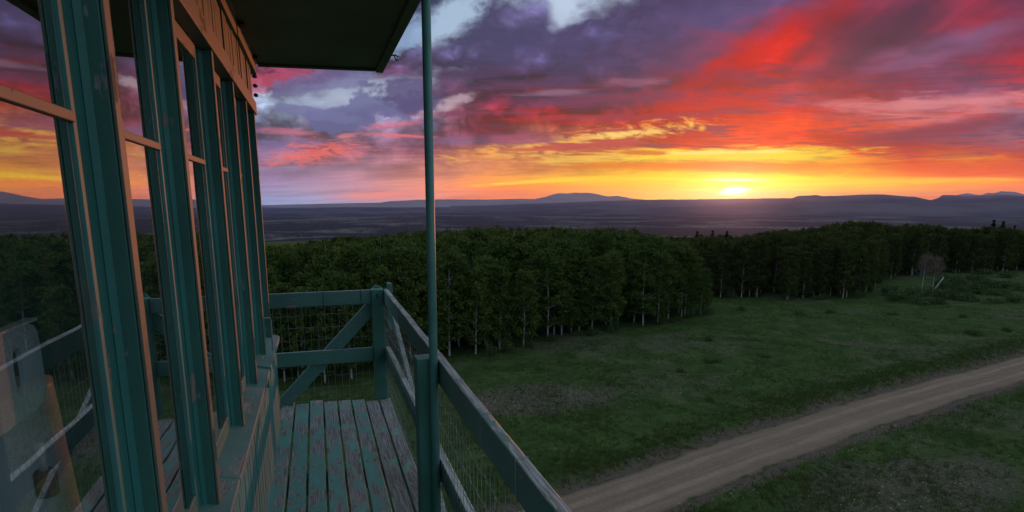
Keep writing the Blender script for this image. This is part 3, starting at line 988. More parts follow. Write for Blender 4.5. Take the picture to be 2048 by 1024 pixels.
# outer stub post with an iron pin, gable-cut board end behind the corner
b = MB()
b.hexa([(0.602, 5.84, Z(-1.2)), (0.645, 5.84, Z(-1.2)), (0.645, 5.93, Z(-1.2)), (0.602, 5.93, Z(-1.2)),
        (0.602, 5.84, Z(-0.755)), (0.645, 5.84, Z(-0.76)), (0.645, 5.93, Z(-0.76)), (0.602, 5.93, Z(-0.755))])
st_ = b.build('stub_post', M['teal_z'], rail, 0.004)
b = MB()
b.tube([(0.645, 5.88, Z(-0.845)), (0.68, 5.88, Z(-0.845))], 0.006, 8)
b.build('pin', M['iron'], st_)
b = MB()
b.add([(0.46, 5.867, Z(-0.9)), (0.555, 5.867, Z(-0.9)), (0.555, 5.867, Z(-0.80)), (0.49, 5.867, Z(-0.768)), (0.46, 5.867, Z(-0.80)),
       (0.46, 5.90, Z(-0.9)), (0.555, 5.90, Z(-0.9)), (0.555, 5.90, Z(-0.80)), (0.49, 5.90, Z(-0.768)), (0.46, 5.90, Z(-0.80))],
      [(0, 1, 2, 3, 4), (9, 8, 7, 6, 5), (0, 5, 6, 1), (1, 6, 7, 2), (2, 7, 8, 3), (3, 8, 9, 4), (4, 9, 5, 0)])
b.build('end_block', M['teal_z'], rail, 0.003)


# braces
def slab(b, p0, p1, wv, tv):
    p0, p1, wv, tv = map(Vector, (p0, p1, wv, tv))
    b.hexa([p0, p0 + wv, p1 + wv, p1, p0 + tv, p0 + wv + tv, p1 + wv + tv, p1 + tv])


b = MB()
slab(b, (-0.50, 5.852, Z(-1.875)), (0.435, 5.852, Z(-0.902)), (0.085, 0, -0.085), (0, 0.035, 0))
b.build('brace', M['teal_x'], rail, 0.004)
b = MB()
slab(b, (0.602, 5.72, Z(-0.95)), (0.602, 3.16, Z(-1.86)), (0, -0.03, -0.085), (0.035, 0, 0))
b.build('brace', M['rail_y'], rail, 0.004)
# wire mesh panels
b = MB()
ym = 5.842
hz = [-0.945, -1.02, -1.135, -1.25, -1.365, -1.49, -1.60, -1.715, -1.83]
for z in hz:
    ph = random.uniform(0, 6)
    pts = [(x, ym, Z(z) + 0.0045 * math.sin(x * 50 + ph) + 0.004 * math.sin(x * 7 + ph * 2)) for x in np.linspace(-1.5, 0.445, 120)]
    b.tube(pts, 0.0014, 5, False)
x = -1.5
while x < 0.44:
    pts = [(x + random.uniform(-0.003, 0.003), ym - 0.0025, Z(z)) for z in np.linspace(-0.94, -1.85, 8)]
    b.tube(pts, 0.0013, 5, False)
    x += 0.0635
b.build('wire_mesh', M['wire'], rail)
b = MB()
xm = 0.5515
for z in hz:
    ph = random.uniform(0, 6)
    pts = [(xm + 0.003 * math.sin(y * 3 + ph), y, Z(z) + 0.006 * math.sin(y * 50 + ph) + 0.016 * math.sin(y * 1.9 + ph)) for y in np.linspace(-1.4, 5.75, 420)]
    b.tube(pts, 0.0014, 5, False)
y = -1.4
while y < 5.74:
    pts = [(xm - 0.0025, y + random.uniform(-0.004, 0.004), Z(z)) for z in np.linspace(-0.94, -1.85, 8)]
    b.tube(pts, 0.0013, 5, False)
    y += 0.0635
b.build('wire_mesh', M['wire'], rail)

# prop pole holding the shutter
pole = thing('prop_pole', (0.524, 3.026, DECK), 'round teal metal pole propping up the shutter beside the middle railing post', 'pole')
b = MB()
b.lathe((0.523, 3.030, DECK + 0.002), [(0.0215, 0), (0.0215, 1.5), (0.0212, 2.93)], 28, (0.004, 0, 1))
b.build('shaft', M['pole'], pole, smooth=True)
b = MB()
b.box(0.49, 0.57, 2.98, 3.08, Z(1.082), Z(1.094))
b.build('top_plate', M['iron'], pole)

# ---------------------------------------------------------------- terrain
ROADC = np.array([(-60, 8.0), (-30, 16.8), (0, 25.4), (14, 29.6), (20.5, 31.6), (30, 34.5), (40, 37.25), (52, 40.2), (65, 43.0), (85, 47.6), (110, 53.0), (150, 60.0), (200, 66.0)])


def road_y(x):
    return np.interp(x, ROADC[:, 0], ROADC[:, 1])


def vnoise(x, y, s, seed=0.0):
    x = x / s
    y = y / s
    return (np.sin(x * 1.7 + 1.3 * np.sin(y * 1.1 + seed) + seed * 2.1) + np.sin(y * 1.9 + 1.1 * np.sin(x * 1.4 - seed) + seed)
            + 0.6 * np.sin(x * 3.1 + y * 2.3 + seed * 3)) / 2.6


def terrain(x, y):
    x = np.asarray(x, float)
    y = np.asarray(y, float)
    r = np.hypot(x, y)
    z = 0.30 * vnoise(x, y, 16, 1.0) + 0.07 * vnoise(x, y, 3.1, 2.0) + 0.03 * vnoise(x, y, 1.2, 4.0)
    d = (y - road_y(x)) * 0.965
    ad = np.abs(d)
    t = np.clip((ad - 2.2) / 1.9, 0, 1)
    t = t * t * (3 - 2 * t)
    bank = np.exp(-((d - 4.6) / 1.7) ** 2) * 0.18 + np.exp(-((d + 4.2) / 1.4) ** 2) * 0.12
    z = z * t + (-0.22) * (1 - t) + bank
    # edge of the plateau, then the wide plain far below
    q = np.clip((r - 230) / 1500, 0, 1)
    q = q * q * (3 - 2 * q)
    z = z * (1 - q) - 215 * q
    far = np.clip((r - 2500) / 3000, 0, 1)
    z += far * (12 * vnoise(x, y, 1500, 3.0) + 5 * vnoise(x, y, 420, 5.0))
    z -= np.clip((r - 9000) / 30000, 0, 1) * 25
    return z


front = np.radians(np.concatenate([np.arange(-28, 66, 0.3), np.arange(66, 332, 4)]))
rings = np.concatenate([np.geomspace(1.0, 20, 14), np.arange(21, 120, 0.75), np.geomspace(121, 2500, 70), np.geomspace(2600, 36000, 90)])
A, Rr = np.meshgrid(front, rings)
gx, gy = Rr * np.sin(A), Rr * np.cos(A)
gz = terrain(gx, gy)
na, nr = len(front), len(rings)
verts = np.stack([gx.ravel(), gy.ravel(), gz.ravel()], 1)
ii, jj = np.meshgrid(np.arange(nr - 1), np.arange(na), indexing='ij')
j2 = (jj + 1) % na
faces = np.stack([ii * na + jj, (ii + 1) * na + jj, (ii + 1) * na + j2, ii * na + j2], -1).reshape(-1, 4)[:, ::-1]


def ground_mat():
    m, k = mat('meadow and plain')
    geo = k.new('ShaderNodeNewGeometry')
    p = geo.outputs['Position']
    x, y, z = k.sep(p)
    p2 = k.xyz(x, y, 0.0)
    n_big = k.noise(p2, 0.045, 5.0, 0.6, 0.6)
    n_mid = k.noise(p2, 0.33, 6.0, 0.65, 0.4)
    n_fine = k.noise(p2, 3.6, 5.0, 0.75)
    green = k.mix(k.ramp(n_mid, 0.35, 0.68), (0.026, 0.054, 0.013), (0.055, 0.088, 0.023))
    dry = k.mix(k.ramp(n_fine, 0.3, 0.75), (0.048, 0.040, 0.032), (0.15, 0.122, 0.105))
    dm = k.math('MULTIPLY', k.ramp(k.math('ADD', n_big, k.math('MULTIPLY', n_mid, 0.45)), 0.73, 0.88), 0.55)
    dm = k.math('MULTIPLY', dm, k.ramp(n_fine, 0.28, 0.6, 0.35, 1.0))
    n_cl = k.noise(p2, 1.15, 4.0, 0.7)
    green = k.mix(k.ramp(n_cl, 0.52, 0.66), green, (0.021, 0.042, 0.011))
    green = k.mix(k.math('MULTIPLY', k.ramp(n_cl, 0.45, 0.32), 0.5), green, (0.07, 0.10, 0.045))
    # bare flowery patch in the middle of the meadow
    ex = k.math('DIVIDE', k.math('SUBTRACT', x, 17.5), 7.5)
    ey = k.math('DIVIDE', k.math('SUBTRACT', y, 48.5), 4.0)
    pd = k.math('ADD', k.math('ADD', k.math('MULTIPLY', ex, ex), k.math('MULTIPLY', ey, ey)), k.math('MULTIPLY', k.math('SUBTRACT', n_mid, 0.5), 3.0))
    dm = k.math('MAXIMUM', dm, k.math('MULTIPLY', k.ramp(pd, 1.3, 0.5), k.ramp(n_fine, 0.3, 0.6, 0.3, 1.0)))
    ex = k.math('DIVIDE', k.math('SUBTRACT', x, 34.0), 9.0)
    ey = k.math('DIVIDE', k.math('SUBTRACT', y, 26.5), 3.6)
    pd = k.math('ADD', k.math('ADD', k.math('MULTIPLY', ex, ex), k.math('MULTIPLY', ey, ey)), k.math('MULTIPLY', k.math('SUBTRACT', n_mid, 0.5), 3.5))
    dm = k.math('MAXIMUM', dm, k.math('MULTIPLY', k.ramp(pd, 1.4, 0.4), k.ramp(n_fine, 0.3, 0.6, 0.3, 0.9)))
    c = k.mix(dm, green, dry)
    c = k.mix(k.math('MULTIPLY', k.ramp(n_fine, 0.52, 0.75), 0.45), c, (0.07, 0.12, 0.04))
    # tiny pale flowers
    vo = k.new('ShaderNodeTexVoronoi', feature='F1')
    k.l.new(p2, vo.inputs['Vector'])
    vo.inputs['Scale'].default_value = 3.2
    fl = k.math('MULTIPLY', k.ramp(vo.outputs['Distance'], 0.20, 0.10), k.ramp(k.math('ADD', k.math('MULTIPLY', dm, 0.2), n_mid), 0.56, 0.72))
    c = k.mix(k.math('MULTIPLY', fl, 0.8), c, (0.46, 0.40, 0.38))
    # bare soil beside the road
    rd = k.new('ShaderNodeAttribute', attribute_type='GEOMETRY', attribute_name='road_dist')
    d = rd.outputs['Fac']
    soil = k.mix(n_fine, (0.06, 0.043, 0.035), (0.15, 0.11, 0.095))
    dd = k.math('ADD', d, k.math('MULTIPLY', k.math('SUBTRACT', n_mid, 0.5), 4.2))
    c = k.mix(k.math('MULTIPLY', k.ramp(dd, 4.2, 2.6), k.ramp(n_fine, 0.25, 0.5, 0.5, 1.0)), c, soil)
    # distant plain: woodland and openings
    f1 = k.noise(k.scale(p2, (1.0, 1.0, 1.0)), 0.0009, 10.0, 0.66, 0.6)
    f2 = k.noise(k.scale(p2, (1, 1, 1)), 0.012, 6.0, 0.7)
    plain = k.mix(k.ramp(f1, 0.50, 0.57), (0.006, 0.010, 0.010), (0.115, 0.11, 0.10))
    plain = k.mix(k.math('MULTIPLY', k.ramp(f2, 0.48, 0.58), 0.85), plain, (0.006, 0.010, 0.010))
    plain = k.mix(k.math('MULTIPLY', k.ramp(f2, 0.40, 0.32), 0.5), plain, (0.19, 0.18, 0.175))
    c = k.mix(k.ramp(z, -8.0, -30.0), c, plain)
    h = k.math('ADD', k.math('MULTIPLY', n_fine, 0.5), k.math('MULTIPLY', n_mid, 0.5))
    principled(k, c, 0.95, bump(k, h, 0.6, 0.25), 0.0, 0.1)
    return m


me = np_mesh('ground', verts, faces, ground_mat())
at = me.attributes.new('road_dist', 'FLOAT', 'POINT')
rdist = np.abs(gy - road_y(gx)).ravel() * 0.965
at.data.foreach_set('value', np.minimum(rdist, 50).astype(np.float32))
for p in me.polygons:
    p.use_smooth = True
tag(link('ground', me), kind='structure')

# dirt road
nx, nw = 420, 15
xs2 = np.linspace(-58, 195, nx)
vs = []
for x in xs2:
    yc = road_y(x)
    dydx = (road_y(x + 1) - road_y(x - 1)) / 2
    ln = math.hypot(1, dydx)
    nxv, nyv = -dydx / ln, 1 / ln
    wob = 0.16 * vnoise(x, 0.0, 4.1, 7.0) + 0.10 * vnoise(x, 0.0, 0.9, 2.0)
    wob2 = 0.18 * vnoise(x, 9.0, 3.6, 1.0) + 0.12 * vnoise(x, 0.0, 1.1, 5.0)
    for j in range(nw):
        t = -1 + 2 * j / (nw - 1)
        off_ = t * 2.35 + (wob if t > 0 else wob2) * abs(t)
        px, py = x + nxv * off_, yc + nyv * off_
        zc = float(terrain(px, py))
        crown = 0.06 * (1 - t * t) - 0.06 * math.exp(-((abs(t) - 0.40 + 0.03 * math.sin(x * 0.3)) / 0.12) ** 2)
        vs.append((px, py, zc + 0.035 * (1 - abs(t) ** 4) + 0.012 + crown))
fs = []
for i in range(nx - 1):
    for j in range(nw - 1):
        a = i * nw + j
        fs.append((a, a + nw, a + nw + 1, a + 1))
m, k = mat('packed dirt')
uvt = k.new('ShaderNodeAttribute', attribute_type='GEOMETRY', attribute_name='across')
tt = uvt.outputs['Fac']
lg = k.new('ShaderNodeAttribute', attribute_type='GEOMETRY', attribute_name='along')
pp = k.xyz(k.math('MULTIPLY', tt, 2.3), lg.outputs['Fac'], 0.0)
ns = k.noise(k.scale(pp, (3.2, 0.09, 1)), 1.0, 6.0, 0.6)
nf = k.noise(pp, 4.2, 7.0, 0.8)
nb = k.noise(pp, 0.5, 5.0, 0.6)
c = k.mix(k.ramp(ns, 0.35, 0.66), (0.175, 0.124, 0.092), (0.23, 0.168, 0.127))
rut = k.math('ABSOLUTE', k.math('SUBTRACT', k.math('ABSOLUTE', k.math('ADD', tt, k.math('MULTIPLY', k.math('SUBTRACT', k.noise(pp, 0.12, 2.0, 0.5), 0.5), 0.2))), 0.40))
c = k.mix(k.math('MULTIPLY', k.ramp(rut, 0.17, 0.05), 0.55), c, (0.31, 0.225, 0.17))
c = k.mix(k.math('MULTIPLY', k.ramp(nb, 0.4, 0.65), 0.4), c, (0.16, 0.118, 0.095))
c = k.mix(k.math('MULTIPLY', k.ramp(nf, 0.54, 0.66), 0.55), c, (0.33, 0.27, 0.235))
c = k.mix(k.math('MULTIPLY', k.ramp(nf, 0.46, 0.36), 0.5), c, (0.11, 0.085, 0.07))
edge = k.ramp(k.math('ADD', k.math('ABSOLUTE', tt), k.math('MULTIPLY', k.math('SUBTRACT', nf, 0.5), 0.5)), 0.78, 1.0)
c = k.mix(k.math('MULTIPLY', edge, 0.8), c, (0.085, 0.066, 0.055))
ed2 = k.ramp(k.math('ADD', k.math('ABSOLUTE', tt), k.math('MULTIPLY', k.math('SUBTRACT', nb, 0.5), 1.1)), 0.93, 1.06)
c = k.mix(k.math('MULTIPLY', ed2, k.ramp(nf, 0.35, 0.55, 0.4, 1.0)), c, (0.036, 0.06, 0.018))
principled(k, c, 0.95, bump(k, k.math('ADD', nf, k.math('MULTIPLY', ns, 1.5)), 0.5, 0.04), 0, 0.1)
me = np_mesh('dirt_road', np.array(vs), np.array(fs)[:, ::-1], m)
a = me.attributes.new('across', 'FLOAT', 'POINT')
a.data.foreach_set('value', np.tile(np.linspace(-1, 1, nw), nx).astype(np.float32))
a = me.attributes.new('along', 'FLOAT', 'POINT')
a.data.foreach_set('value', np.repeat(xs2, nw).astype(np.float32))
for p in me.polygons:
    p.use_smooth = True
tag(link('dirt_road', me), kind='structure')

# ---------------------------------------------------------------- projection (only to know what is in view)
FW = np.array([math.sin(YAW) * math.cos(TH), math.cos(YAW) * math.cos(TH), -math.sin(TH)])
RT = np.array([math.cos(YAW), -math.sin(YAW), 0.0])
UP = np.cross(RT, FW)


def project(P):
    P = np.asarray(P, float) - np.array([0, 0, EYE])
    d = P @ FW
    return 1024 + 1240 * (P @ RT) / d, 645 - 1240 * (P @ UP) / d, d


def ray_ground(px, py, z=0.0):
    r = (px - 1024) * RT + (645 - py) * UP + 1240 * FW
    t = (z - EYE) / r[2]
    return r[0] * t, r[1] * t


# ---------------------------------------------------------------- grass and stones (uncountable)
def attr_color(me, vals, name='tint'):
    a = me.attributes.new(name, 'FLOAT', 'POINT')
    a.data.foreach_set('value', np.asarray(vals, np.float32))


def leafy(name, c0, c1, trans=0.35, c2=None):
    m, k = mat(name)
    at = k.new('ShaderNodeAttribute', attribute_type='GEOMETRY', attribute_name='tint')
    oi = k.new('ShaderNodeObjectInfo')
    v = k.math('ADD', k.math('MULTIPLY', at.outputs['Fac'], 0.7), k.math('MULTIPLY', oi.outputs['Random'], 0.3))
    c = k.mix(v, c0, c1)
    if c2:
        c = k.mix(k.ramp(at.outputs['Fac'], 0.9, 0.97), c, c2)
    d = k.new('ShaderNodeBsdfDiffuse')
    t = k.new('ShaderNodeBsdfTranslucent')
    k.l.new(c, d.inputs['Color'])
    k.l.new(c, t.inputs['Color'])
    x = k.new('ShaderNodeMixShader')
    x.inputs[0].default_value = trans
    k.l.new(d.outputs[0], x.inputs[1])
    k.l.new(t.outputs[0], x.inputs[2])
    k.l.new(x.outputs[0], k.out.inputs['Surface'])
    return m


def make_grass():
    N = 80000
    # denser close to the tower, so that it stays even in the picture
    r = 27 + (125 - 27) * RNG.random(N) ** 1.5
    a = np.radians(RNG.uniform(-8, 60, N))
    x, y = r * np.sin(a), r * np.cos(a)
    d = (y - road_y(x)) * 0.965
    keep = np.abs(d) > 2.5 + RNG.random(N) * 1.6
    clump = vnoise(x, y, 2.3, 3.3) + 0.8 * vnoise(x, y, 7.0, 1.2)
    keep &= RNG.random(N) < np.clip(0.40 + 0.6 * clump, 0.05, 1)
    keep &= y < front_y(x) + 6
    # a thick fringe along the top of the road bank
    M2 = 11000
    xb = RNG.uniform(6, 135, M2)
    db = RNG.normal(4.4, 1.3, M2)
    db = np.where(RNG.random(M2) < 0.25, -RNG.normal(5.2, 1.2, M2), db)
    ok = np.abs(db) > 2.15 + 0.9 * RNG.random(M2)
    x = np.concatenate([x[keep], xb[ok]])
    y = np.concatenate([y[keep], (road_y(xb) + db / 0.965)[ok]])
    z = terrain(x, y)
    n = len(x)
    B = 7
    xx = np.repeat(x, B) + RNG.normal(0, 0.10, n * B)
    yy = np.repeat(y, B) + RNG.normal(0, 0.10, n * B)
    zz = np.repeat(z, B) - 0.03
    h = RNG.uniform(0.10, 0.30, n * B) * np.repeat(RNG.uniform(0.6, 1.35, n), B)
    an = RNG.uniform(0, 6.283, n * B)
    w = RNG.uniform(0.012, 0.028, n * B)
    lean = RNG.uniform(0.1, 0.8, n * B) * h
    la = RNG.uniform(0, 6.283, n * B)
    v = np.empty((n * B, 3, 3))
    v[:, 0] = np.stack([xx - w * np.cos(an), yy - w * np.sin(an), zz], 1)
    v[:, 1] = np.stack([xx + w * np.cos(an), yy + w * np.sin(an), zz], 1)
    v[:, 2] = np.stack([xx + lean * np.cos(la), yy + lean * np.sin(la), zz + h], 1)
    f = np.arange(n * B * 3).reshape(-1, 3)
    me = np_mesh('grass', v.reshape(-1, 3), f, leafy('grass blades', (0.028, 0.050, 0.013), (0.10, 0.13, 0.04), 0.3, (0.22, 0.20, 0.16)), 3)
    attr_color(me, np.repeat(np.clip(np.repeat(RNG.random(n), B) * 0.6 + RNG.random(n * B) * 0.42, 0, 1), 3))
    tag(link('grass', me), 'short tufted grass covering the meadow on both sides of the dirt road', 'grass', kind='stuff')


FRONT = np.array([(-70, 63), (-30, 62), (-12, 61), (-1.4, 60), (3.5, 59.5), (12.3, 66), (16, 65.5), (27.5, 72), (35.5, 74.3), (44, 76), (55, 80), (59.3, 83.2),
                  (60.0, 102), (69.4, 97), (78, 90), (90, 87), (100, 92), (110, 101), (125, 109), (141, 111), (163, 107), (185, 103), (230, 100), (300, 100)])


def front_y(x):
    return np.interp(x, FRONT[:, 0], FRONT[:, 1])


make_grass()


def make_stones():
    b = []
    f = []
    n = 0
    tint = []
    for i in range(2600):
        if random.random() < 0.62:
            x = random.uniform(10, 72)
            d = -abs(random.gauss(2.75, 0.55)) if random.random() < 0.7 else random.gauss(3.3, 0.6)
            y = float(road_y(x)) + d / 0.965
        else:
            x = random.gauss(18.5, 7.5)
            y = random.gauss(48.5, 4.2)
        s = random.uniform(0.014, 0.04) * (1.9 if random.random() < 0.10 else 1)
        z = float(terrain(x, y)) + s * 0.3 + (0.03 if abs(y - float(road_y(x))) < 2.6 else 0)
        q = []
        for (ax, ay, az) in ((1, 0, 0), (0, 1, 0), (-1, 0, 0), (0, -1, 0), (0, 0, 1), (0, 0, -1)):
            j = random.uniform(0.7, 1.3)
            q.append((x + ax * s * j * 1.2, y + ay * s * j, z + az * s * j * 0.7))
        b += q
        f += [(n + u, n + v, n + w) for u, v, w in ((0, 1, 4), (1, 2, 4), (2, 3, 4), (3, 0, 4), (1, 0, 5), (2, 1, 5), (3, 2, 5), (0, 3, 5))]
        n += 6
        tint += [random.random()] * 6
    me = np_mesh('roadside_stones', np.array(b), np.array(f), leafy('pale stones', (0.12, 0.1, 0.09), (0.42, 0.38, 0.34), 0.0), 3)
    attr_color(me, tint)
    tag(link('roadside_stones', me), 'loose pale pebbles along the edges of the dirt road', 'stones', kind='stuff')


make_stones()


# ---------------------------------------------------------------- trees
def quads_at(cent, size, tilt=1.0, rng=RNG):
    """small randomly turned leaf-clump faces at the given centres"""
    n = len(cent)
    a = rng.normal(size=(n, 3))
    a[:, 2] *= tilt
    a /= np.linalg.norm(a, axis=1)[:, None]
    t = rng.normal(size=(n, 3))
    u = np.cross(a, t)
    u /= np.linalg.norm(u, axis=1)[:, None]
    w = np.cross(a, u)
    s = size[:, None]
    asp = rng.uniform(0.5, 0.9, n)[:, None]
    v = np.empty((n, 4, 3))
    v[:, 0] = cent - u * s
    v[:, 1] = cent - w * s * asp
    v[:, 2] = cent + u * s
    v[:, 3] = cent + w * s * asp
    return v.reshape(-1, 3)


def crown_points(h, rmax, base, nclump, nleaf, sig, rng, cone):
    t = base + (1 - base) * 0.955 * rng.random(nclump) ** 0.85
    tt = (t - base) / (1 - base)
    prof = np.where(tt < 0.25, 0.55 + 1.8 * tt, 1.0) * np.power(np.clip(1 - tt, 0, 1), cone) * 1.0 + 0.10
    prof = np.minimum(prof, 1.0)
    rad = rmax * prof * np.sqrt(rng.uniform(0.12, 1.0, nclump)) * rng.uniform(0.75, 1.2, nclump)
    an = rng.uniform(0, 6.283, nclump)
    c = np.stack([rad * np.cos(an), rad * np.sin(an), t * h], 1)
    cs = np.repeat(rng.uniform(0.6, 1.35, nclump), nleaf)
    g = rng.normal(size=(nclump * nleaf, 3)) * (sig * cs)[:, None]
    g[:, 2] *= 0.6
    pts = np.repeat(c, nleaf, 0) + g
    tint = np.repeat(rng.random(nclump), nleaf) * 0.75 + rng.random(nclump * nleaf) * 0.25
    return c, pts, tint


BARK, kb = mat('aspen bark')
pb = kb.new('ShaderNodeTexCoord').outputs['Object']
nb_ = kb.noise(kb.scale(pb, (5, 5, 1.2)), 1.6, 6.0, 0.7)
cb = kb.mix(kb.ramp(nb_, 0.50, 0.64), (0.34, 0.345, 0.335), (0.04, 0.038, 0.034))
principled(kb, cb, 0.8)
DARKBARK = simple('dark bark', (0.05, 0.04, 0.035), 0.9)
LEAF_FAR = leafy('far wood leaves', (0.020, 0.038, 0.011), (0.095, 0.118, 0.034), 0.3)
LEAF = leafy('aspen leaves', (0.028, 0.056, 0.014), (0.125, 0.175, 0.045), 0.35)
NEEDLE = leafy('conifer needles', (0.008, 0.016, 0.010), (0.02, 0.032, 0.018), 0.1)


def aspen_proto(seed, h, rmax, base, cone):
    rng = np.random.default_rng(seed)
    c, pts, tint = crown_points(h, rmax, base, 190, 32, 0.27, rng, cone)
    v = quads_at(pts, rng.uniform(0.10, 0.19, len(pts)), 1.0, rng)
    cm = np_mesh('crown', v, np.arange(len(v)).reshape(-1, 4), LEAF)
    attr_color(cm, np.repeat(tint, 4))
    b = MB()
    bx, by = rng.normal(0, 0.16, 2)
    line = [Vector((bx * (q / 6) * math.sin(q), by * (q / 6), h * 0.97 * q / 6)) for q in range(7)]
    b.tube([(0, 0, -0.4)] + [tuple(p) for p in line], [0.14] + [0.115 * (1 - 0.88 * q / 6) for q in range(7)], 9)
    for q in range(26):
        tgt = c[rng.integers(len(c))]
        zb = max(h * base * 0.8, tgt[2] - rng.uniform(0.4, 1.4))
        u = zb / (h * 0.97) * 6
        i = min(int(u), 5)
        p0 = line[i].lerp(line[i + 1], u - i)
        p1 = Vector(tgt)
        b.tube([p0, p0.lerp(p1, 0.55) + Vector((0, 0, 0.12)), p1], [0.035, 0.022, 0.008], 5, False)
    me = bpy.data.meshes.new('trunk')
    me.from_pydata(b.v, [], b.f)
    me.materials.append(BARK)
    for p in me.polygons:
        p.use_smooth = True
    return me, cm, h, rmax


PROTO = [aspen_proto(1, 12.0, 2.1, 0.14, 0.5), aspen_proto(2, 11.2, 2.2, 0.10, 0.46), aspen_proto(3, 12.5, 2.4, 0.16, 0.42),
         aspen_proto(4, 10.6, 2.0, 0.09, 0.55), aspen_proto(5, 11.8, 2.3, 0.13, 0.4), aspen_proto(6, 11.8, 1.8, 0.12, 0.6), aspen_proto(7, 12.2, 2.6, 0.17, 0.38)]


def lod_proto(seed, h, rmax, base, cone):
    rng = np.random.default_rng(seed)
    c, pts, tint = crown_points(h, rmax, base + 0.1, 60, 14, 0.42, rng, cone)
    return quads_at(pts, rng.uniform(0.20, 0.34, len(pts)), 1.0, rng), np.repeat(tint, 4)


LOD = [lod_proto(21, 12.2, 2.1, 0.3, 0.45), lod_proto(22, 11.6, 2.3, 0.3, 0.4), lod_proto(23, 12.8, 2.0, 0.3, 0.5)]

UNDER = lod_proto(24, 11.0, 2.3, -0.1, 0.3)
UNDER = (UNDER[0][:len(UNDER[0]) // 4 * 4], UNDER[1])
# candidate stand: a jittered grid, tight along the meadow edge
cand = []
for step, d0, d1 in ((2.5, 0.3, 9.0), (3.3, 9.0, 34.0), (4.0, 34.0, 100.0)):
    X = np.arange(-42, 215, step)
    for x0 in X:
        yy = float(front_y(x0)) + d0
        while yy < float(front_y(x0)) + d1:
            x = x0 + random.uniform(-0.42, 0.42) * step
            y = yy + random.uniform(-0.42, 0.42) * step
            yy += step
            if d0 < 1 and random.random() < 0.12:
                continue
            # the left grove is cut off on its right side; open corner between it and the far wood
            if 59.0 < x < 64 and y < 101:
                continue
            az = math.degrees(math.atan2(x, y))
            if az < -9 or az > 61:
                continue
            dep = y - float(front_y(x))
            s = random.uniform(0.86, 1.10)
            if dep < 6:
                s *= 0.93
            # gentle swells of the canopy
            s *= 1 + 0.09 * float(vnoise(np.array(x), np.array(y), 13.0, 2.2))
            if x > 62:
                s *= 0.93
            cand.append((x, y, s, random.randrange(len(PROTO)), dep))
cand.sort(key=lambda c: math.hypot(c[0], c[1]))
CANOPY = np.array([(480, 494), (530, 488), (560, 485), (640, 474), (720, 467), (800, 461), (860, 457), (960, 450), (1060, 452), (1200, 449), (1255, 454), (1310, 465), (1400, 469), (1500, 464),
                   (1600, 453), (1690, 441), (1740, 438), (1800, 445), (1900, 449), (2048, 452), (2200, 452)], float)
CANOPY_N = np.array([(1230, 451), (1290, 459), (1330, 470), (1365, 488), (1392, 512), (1412, 540), (1430, 566), (1460, 590)], float)
adj = []
for (x, y, s, pi, dep) in cand:
    zb = float(terrain(x, y))
    h = PROTO[pi][2] * s
    px_ = project([(x, y, zb + 11)])[0][0]
    if dep < 4.5 and px_ < 1450:
        h *= 0.94
    near = x < 60
    yl = np.interp(px_, CANOPY_N[:, 0], CANOPY_N[:, 1]) if near and px_ > 1240 else np.interp(px_, CANOPY[:, 0], CANOPY[:, 1]) + abs(random.gauss(0, 6.0)) + 2 * math.sin(px_ / 23.0)
    rr_ = (px_ - 1024) * RT + (645 - yl) * UP + 1240 * FW
    zmax = EYE + rr_[2] / math.hypot(rr_[0], rr_[1]) * math.hypot(x, y)
    zmax -= 0.15
    if zb + h > zmax:
        h2 = max(zmax - zb, h * (0.5 if near and px_ > 1330 else 0.74))
        s *= h2 / h
        zb -= max(0, zb + h2 - zmax)          # the ground dips away behind the wood's edge
    elif dep > 25 and zb + h < zmax - 1.5 and px_ > 1450:
        zb += min(zmax - 1.0 - zb - h, 3.5)   # and swells under the far wood
    adj.append((x, y, s, pi, dep, zb))
cand = adj
# how much of each tree the photograph can see (coarse front-to-back coverage)
GW, GH = 512, 160
cov = np.zeros((GH, GW), bool)
vis = []
for (x, y, s, pi, dep, zb) in cand:
    h, rm = PROTO[pi][2] * s, PROTO[pi][3] * s
    pxs, pys, d = project([(x, y, zb), (x, y, zb + h)])
    rp = 1240 * rm / d[0]
    x0, x1 = (pxs[1] - rp) / 4, (pxs[1] + rp) / 4
    y0, y1 = (pys[1] - 400) / 2.2, (pys[0] - 400) / 2.2
    a0, a1 = int(max(0, x0)), int(min(GW - 1, x1) + 1)
    b0, b1 = int(max(0, y0)), int(min(GH - 1, y1) + 1)
    cnt = 0
    if a1 > a0 and b1 > b0 and pxs[1] > 515:
        sub = cov[b0:b1, a0:a1]
        cnt = int((~sub).sum())
        yy, xx = np.mgrid[b0:b1, a0:a1]
        t = (yy - y0) / max(y1 - y0, 1)
        half = (x1 - x0) / 2 * np.where(t < 0.5, 0.35 + t * 1.3, 1.0)
        hit = np.abs(xx - (x0 + x1) / 2) <= half
        cnt = int((hit & ~sub).sum())
        sub |= hit
    vis.append(cnt)
order = sorted(range(len(cand)), key=lambda i: -vis[i])
pick = [i for i in order[:300] if vis[i] > 6]
picked = set(pick)
rest = [i for i in order if i not in picked]


FARC = []
for p_ in PROTO:
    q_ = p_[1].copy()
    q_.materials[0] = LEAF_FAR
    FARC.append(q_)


def grow(x, y, z, s, pi, label, group):
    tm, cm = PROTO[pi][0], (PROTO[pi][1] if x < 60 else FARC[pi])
    o = bpy.data.objects.new('aspen_tree', None)
    o.location = (x, y, z)
    o.rotation_euler = (random.uniform(-0.03, 0.03), random.uniform(-0.03, 0.03), random.uniform(0, 6.28))
    o.scale = (s * random.uniform(0.92, 1.1), s * random.uniform(0.92, 1.1), s)
    COL.objects.link(o)
    tag(o, label, 'tree', group)
    for nm, me_ in (('trunk', tm), ('crown', cm)):
        link(nm, me_, o)
    return o


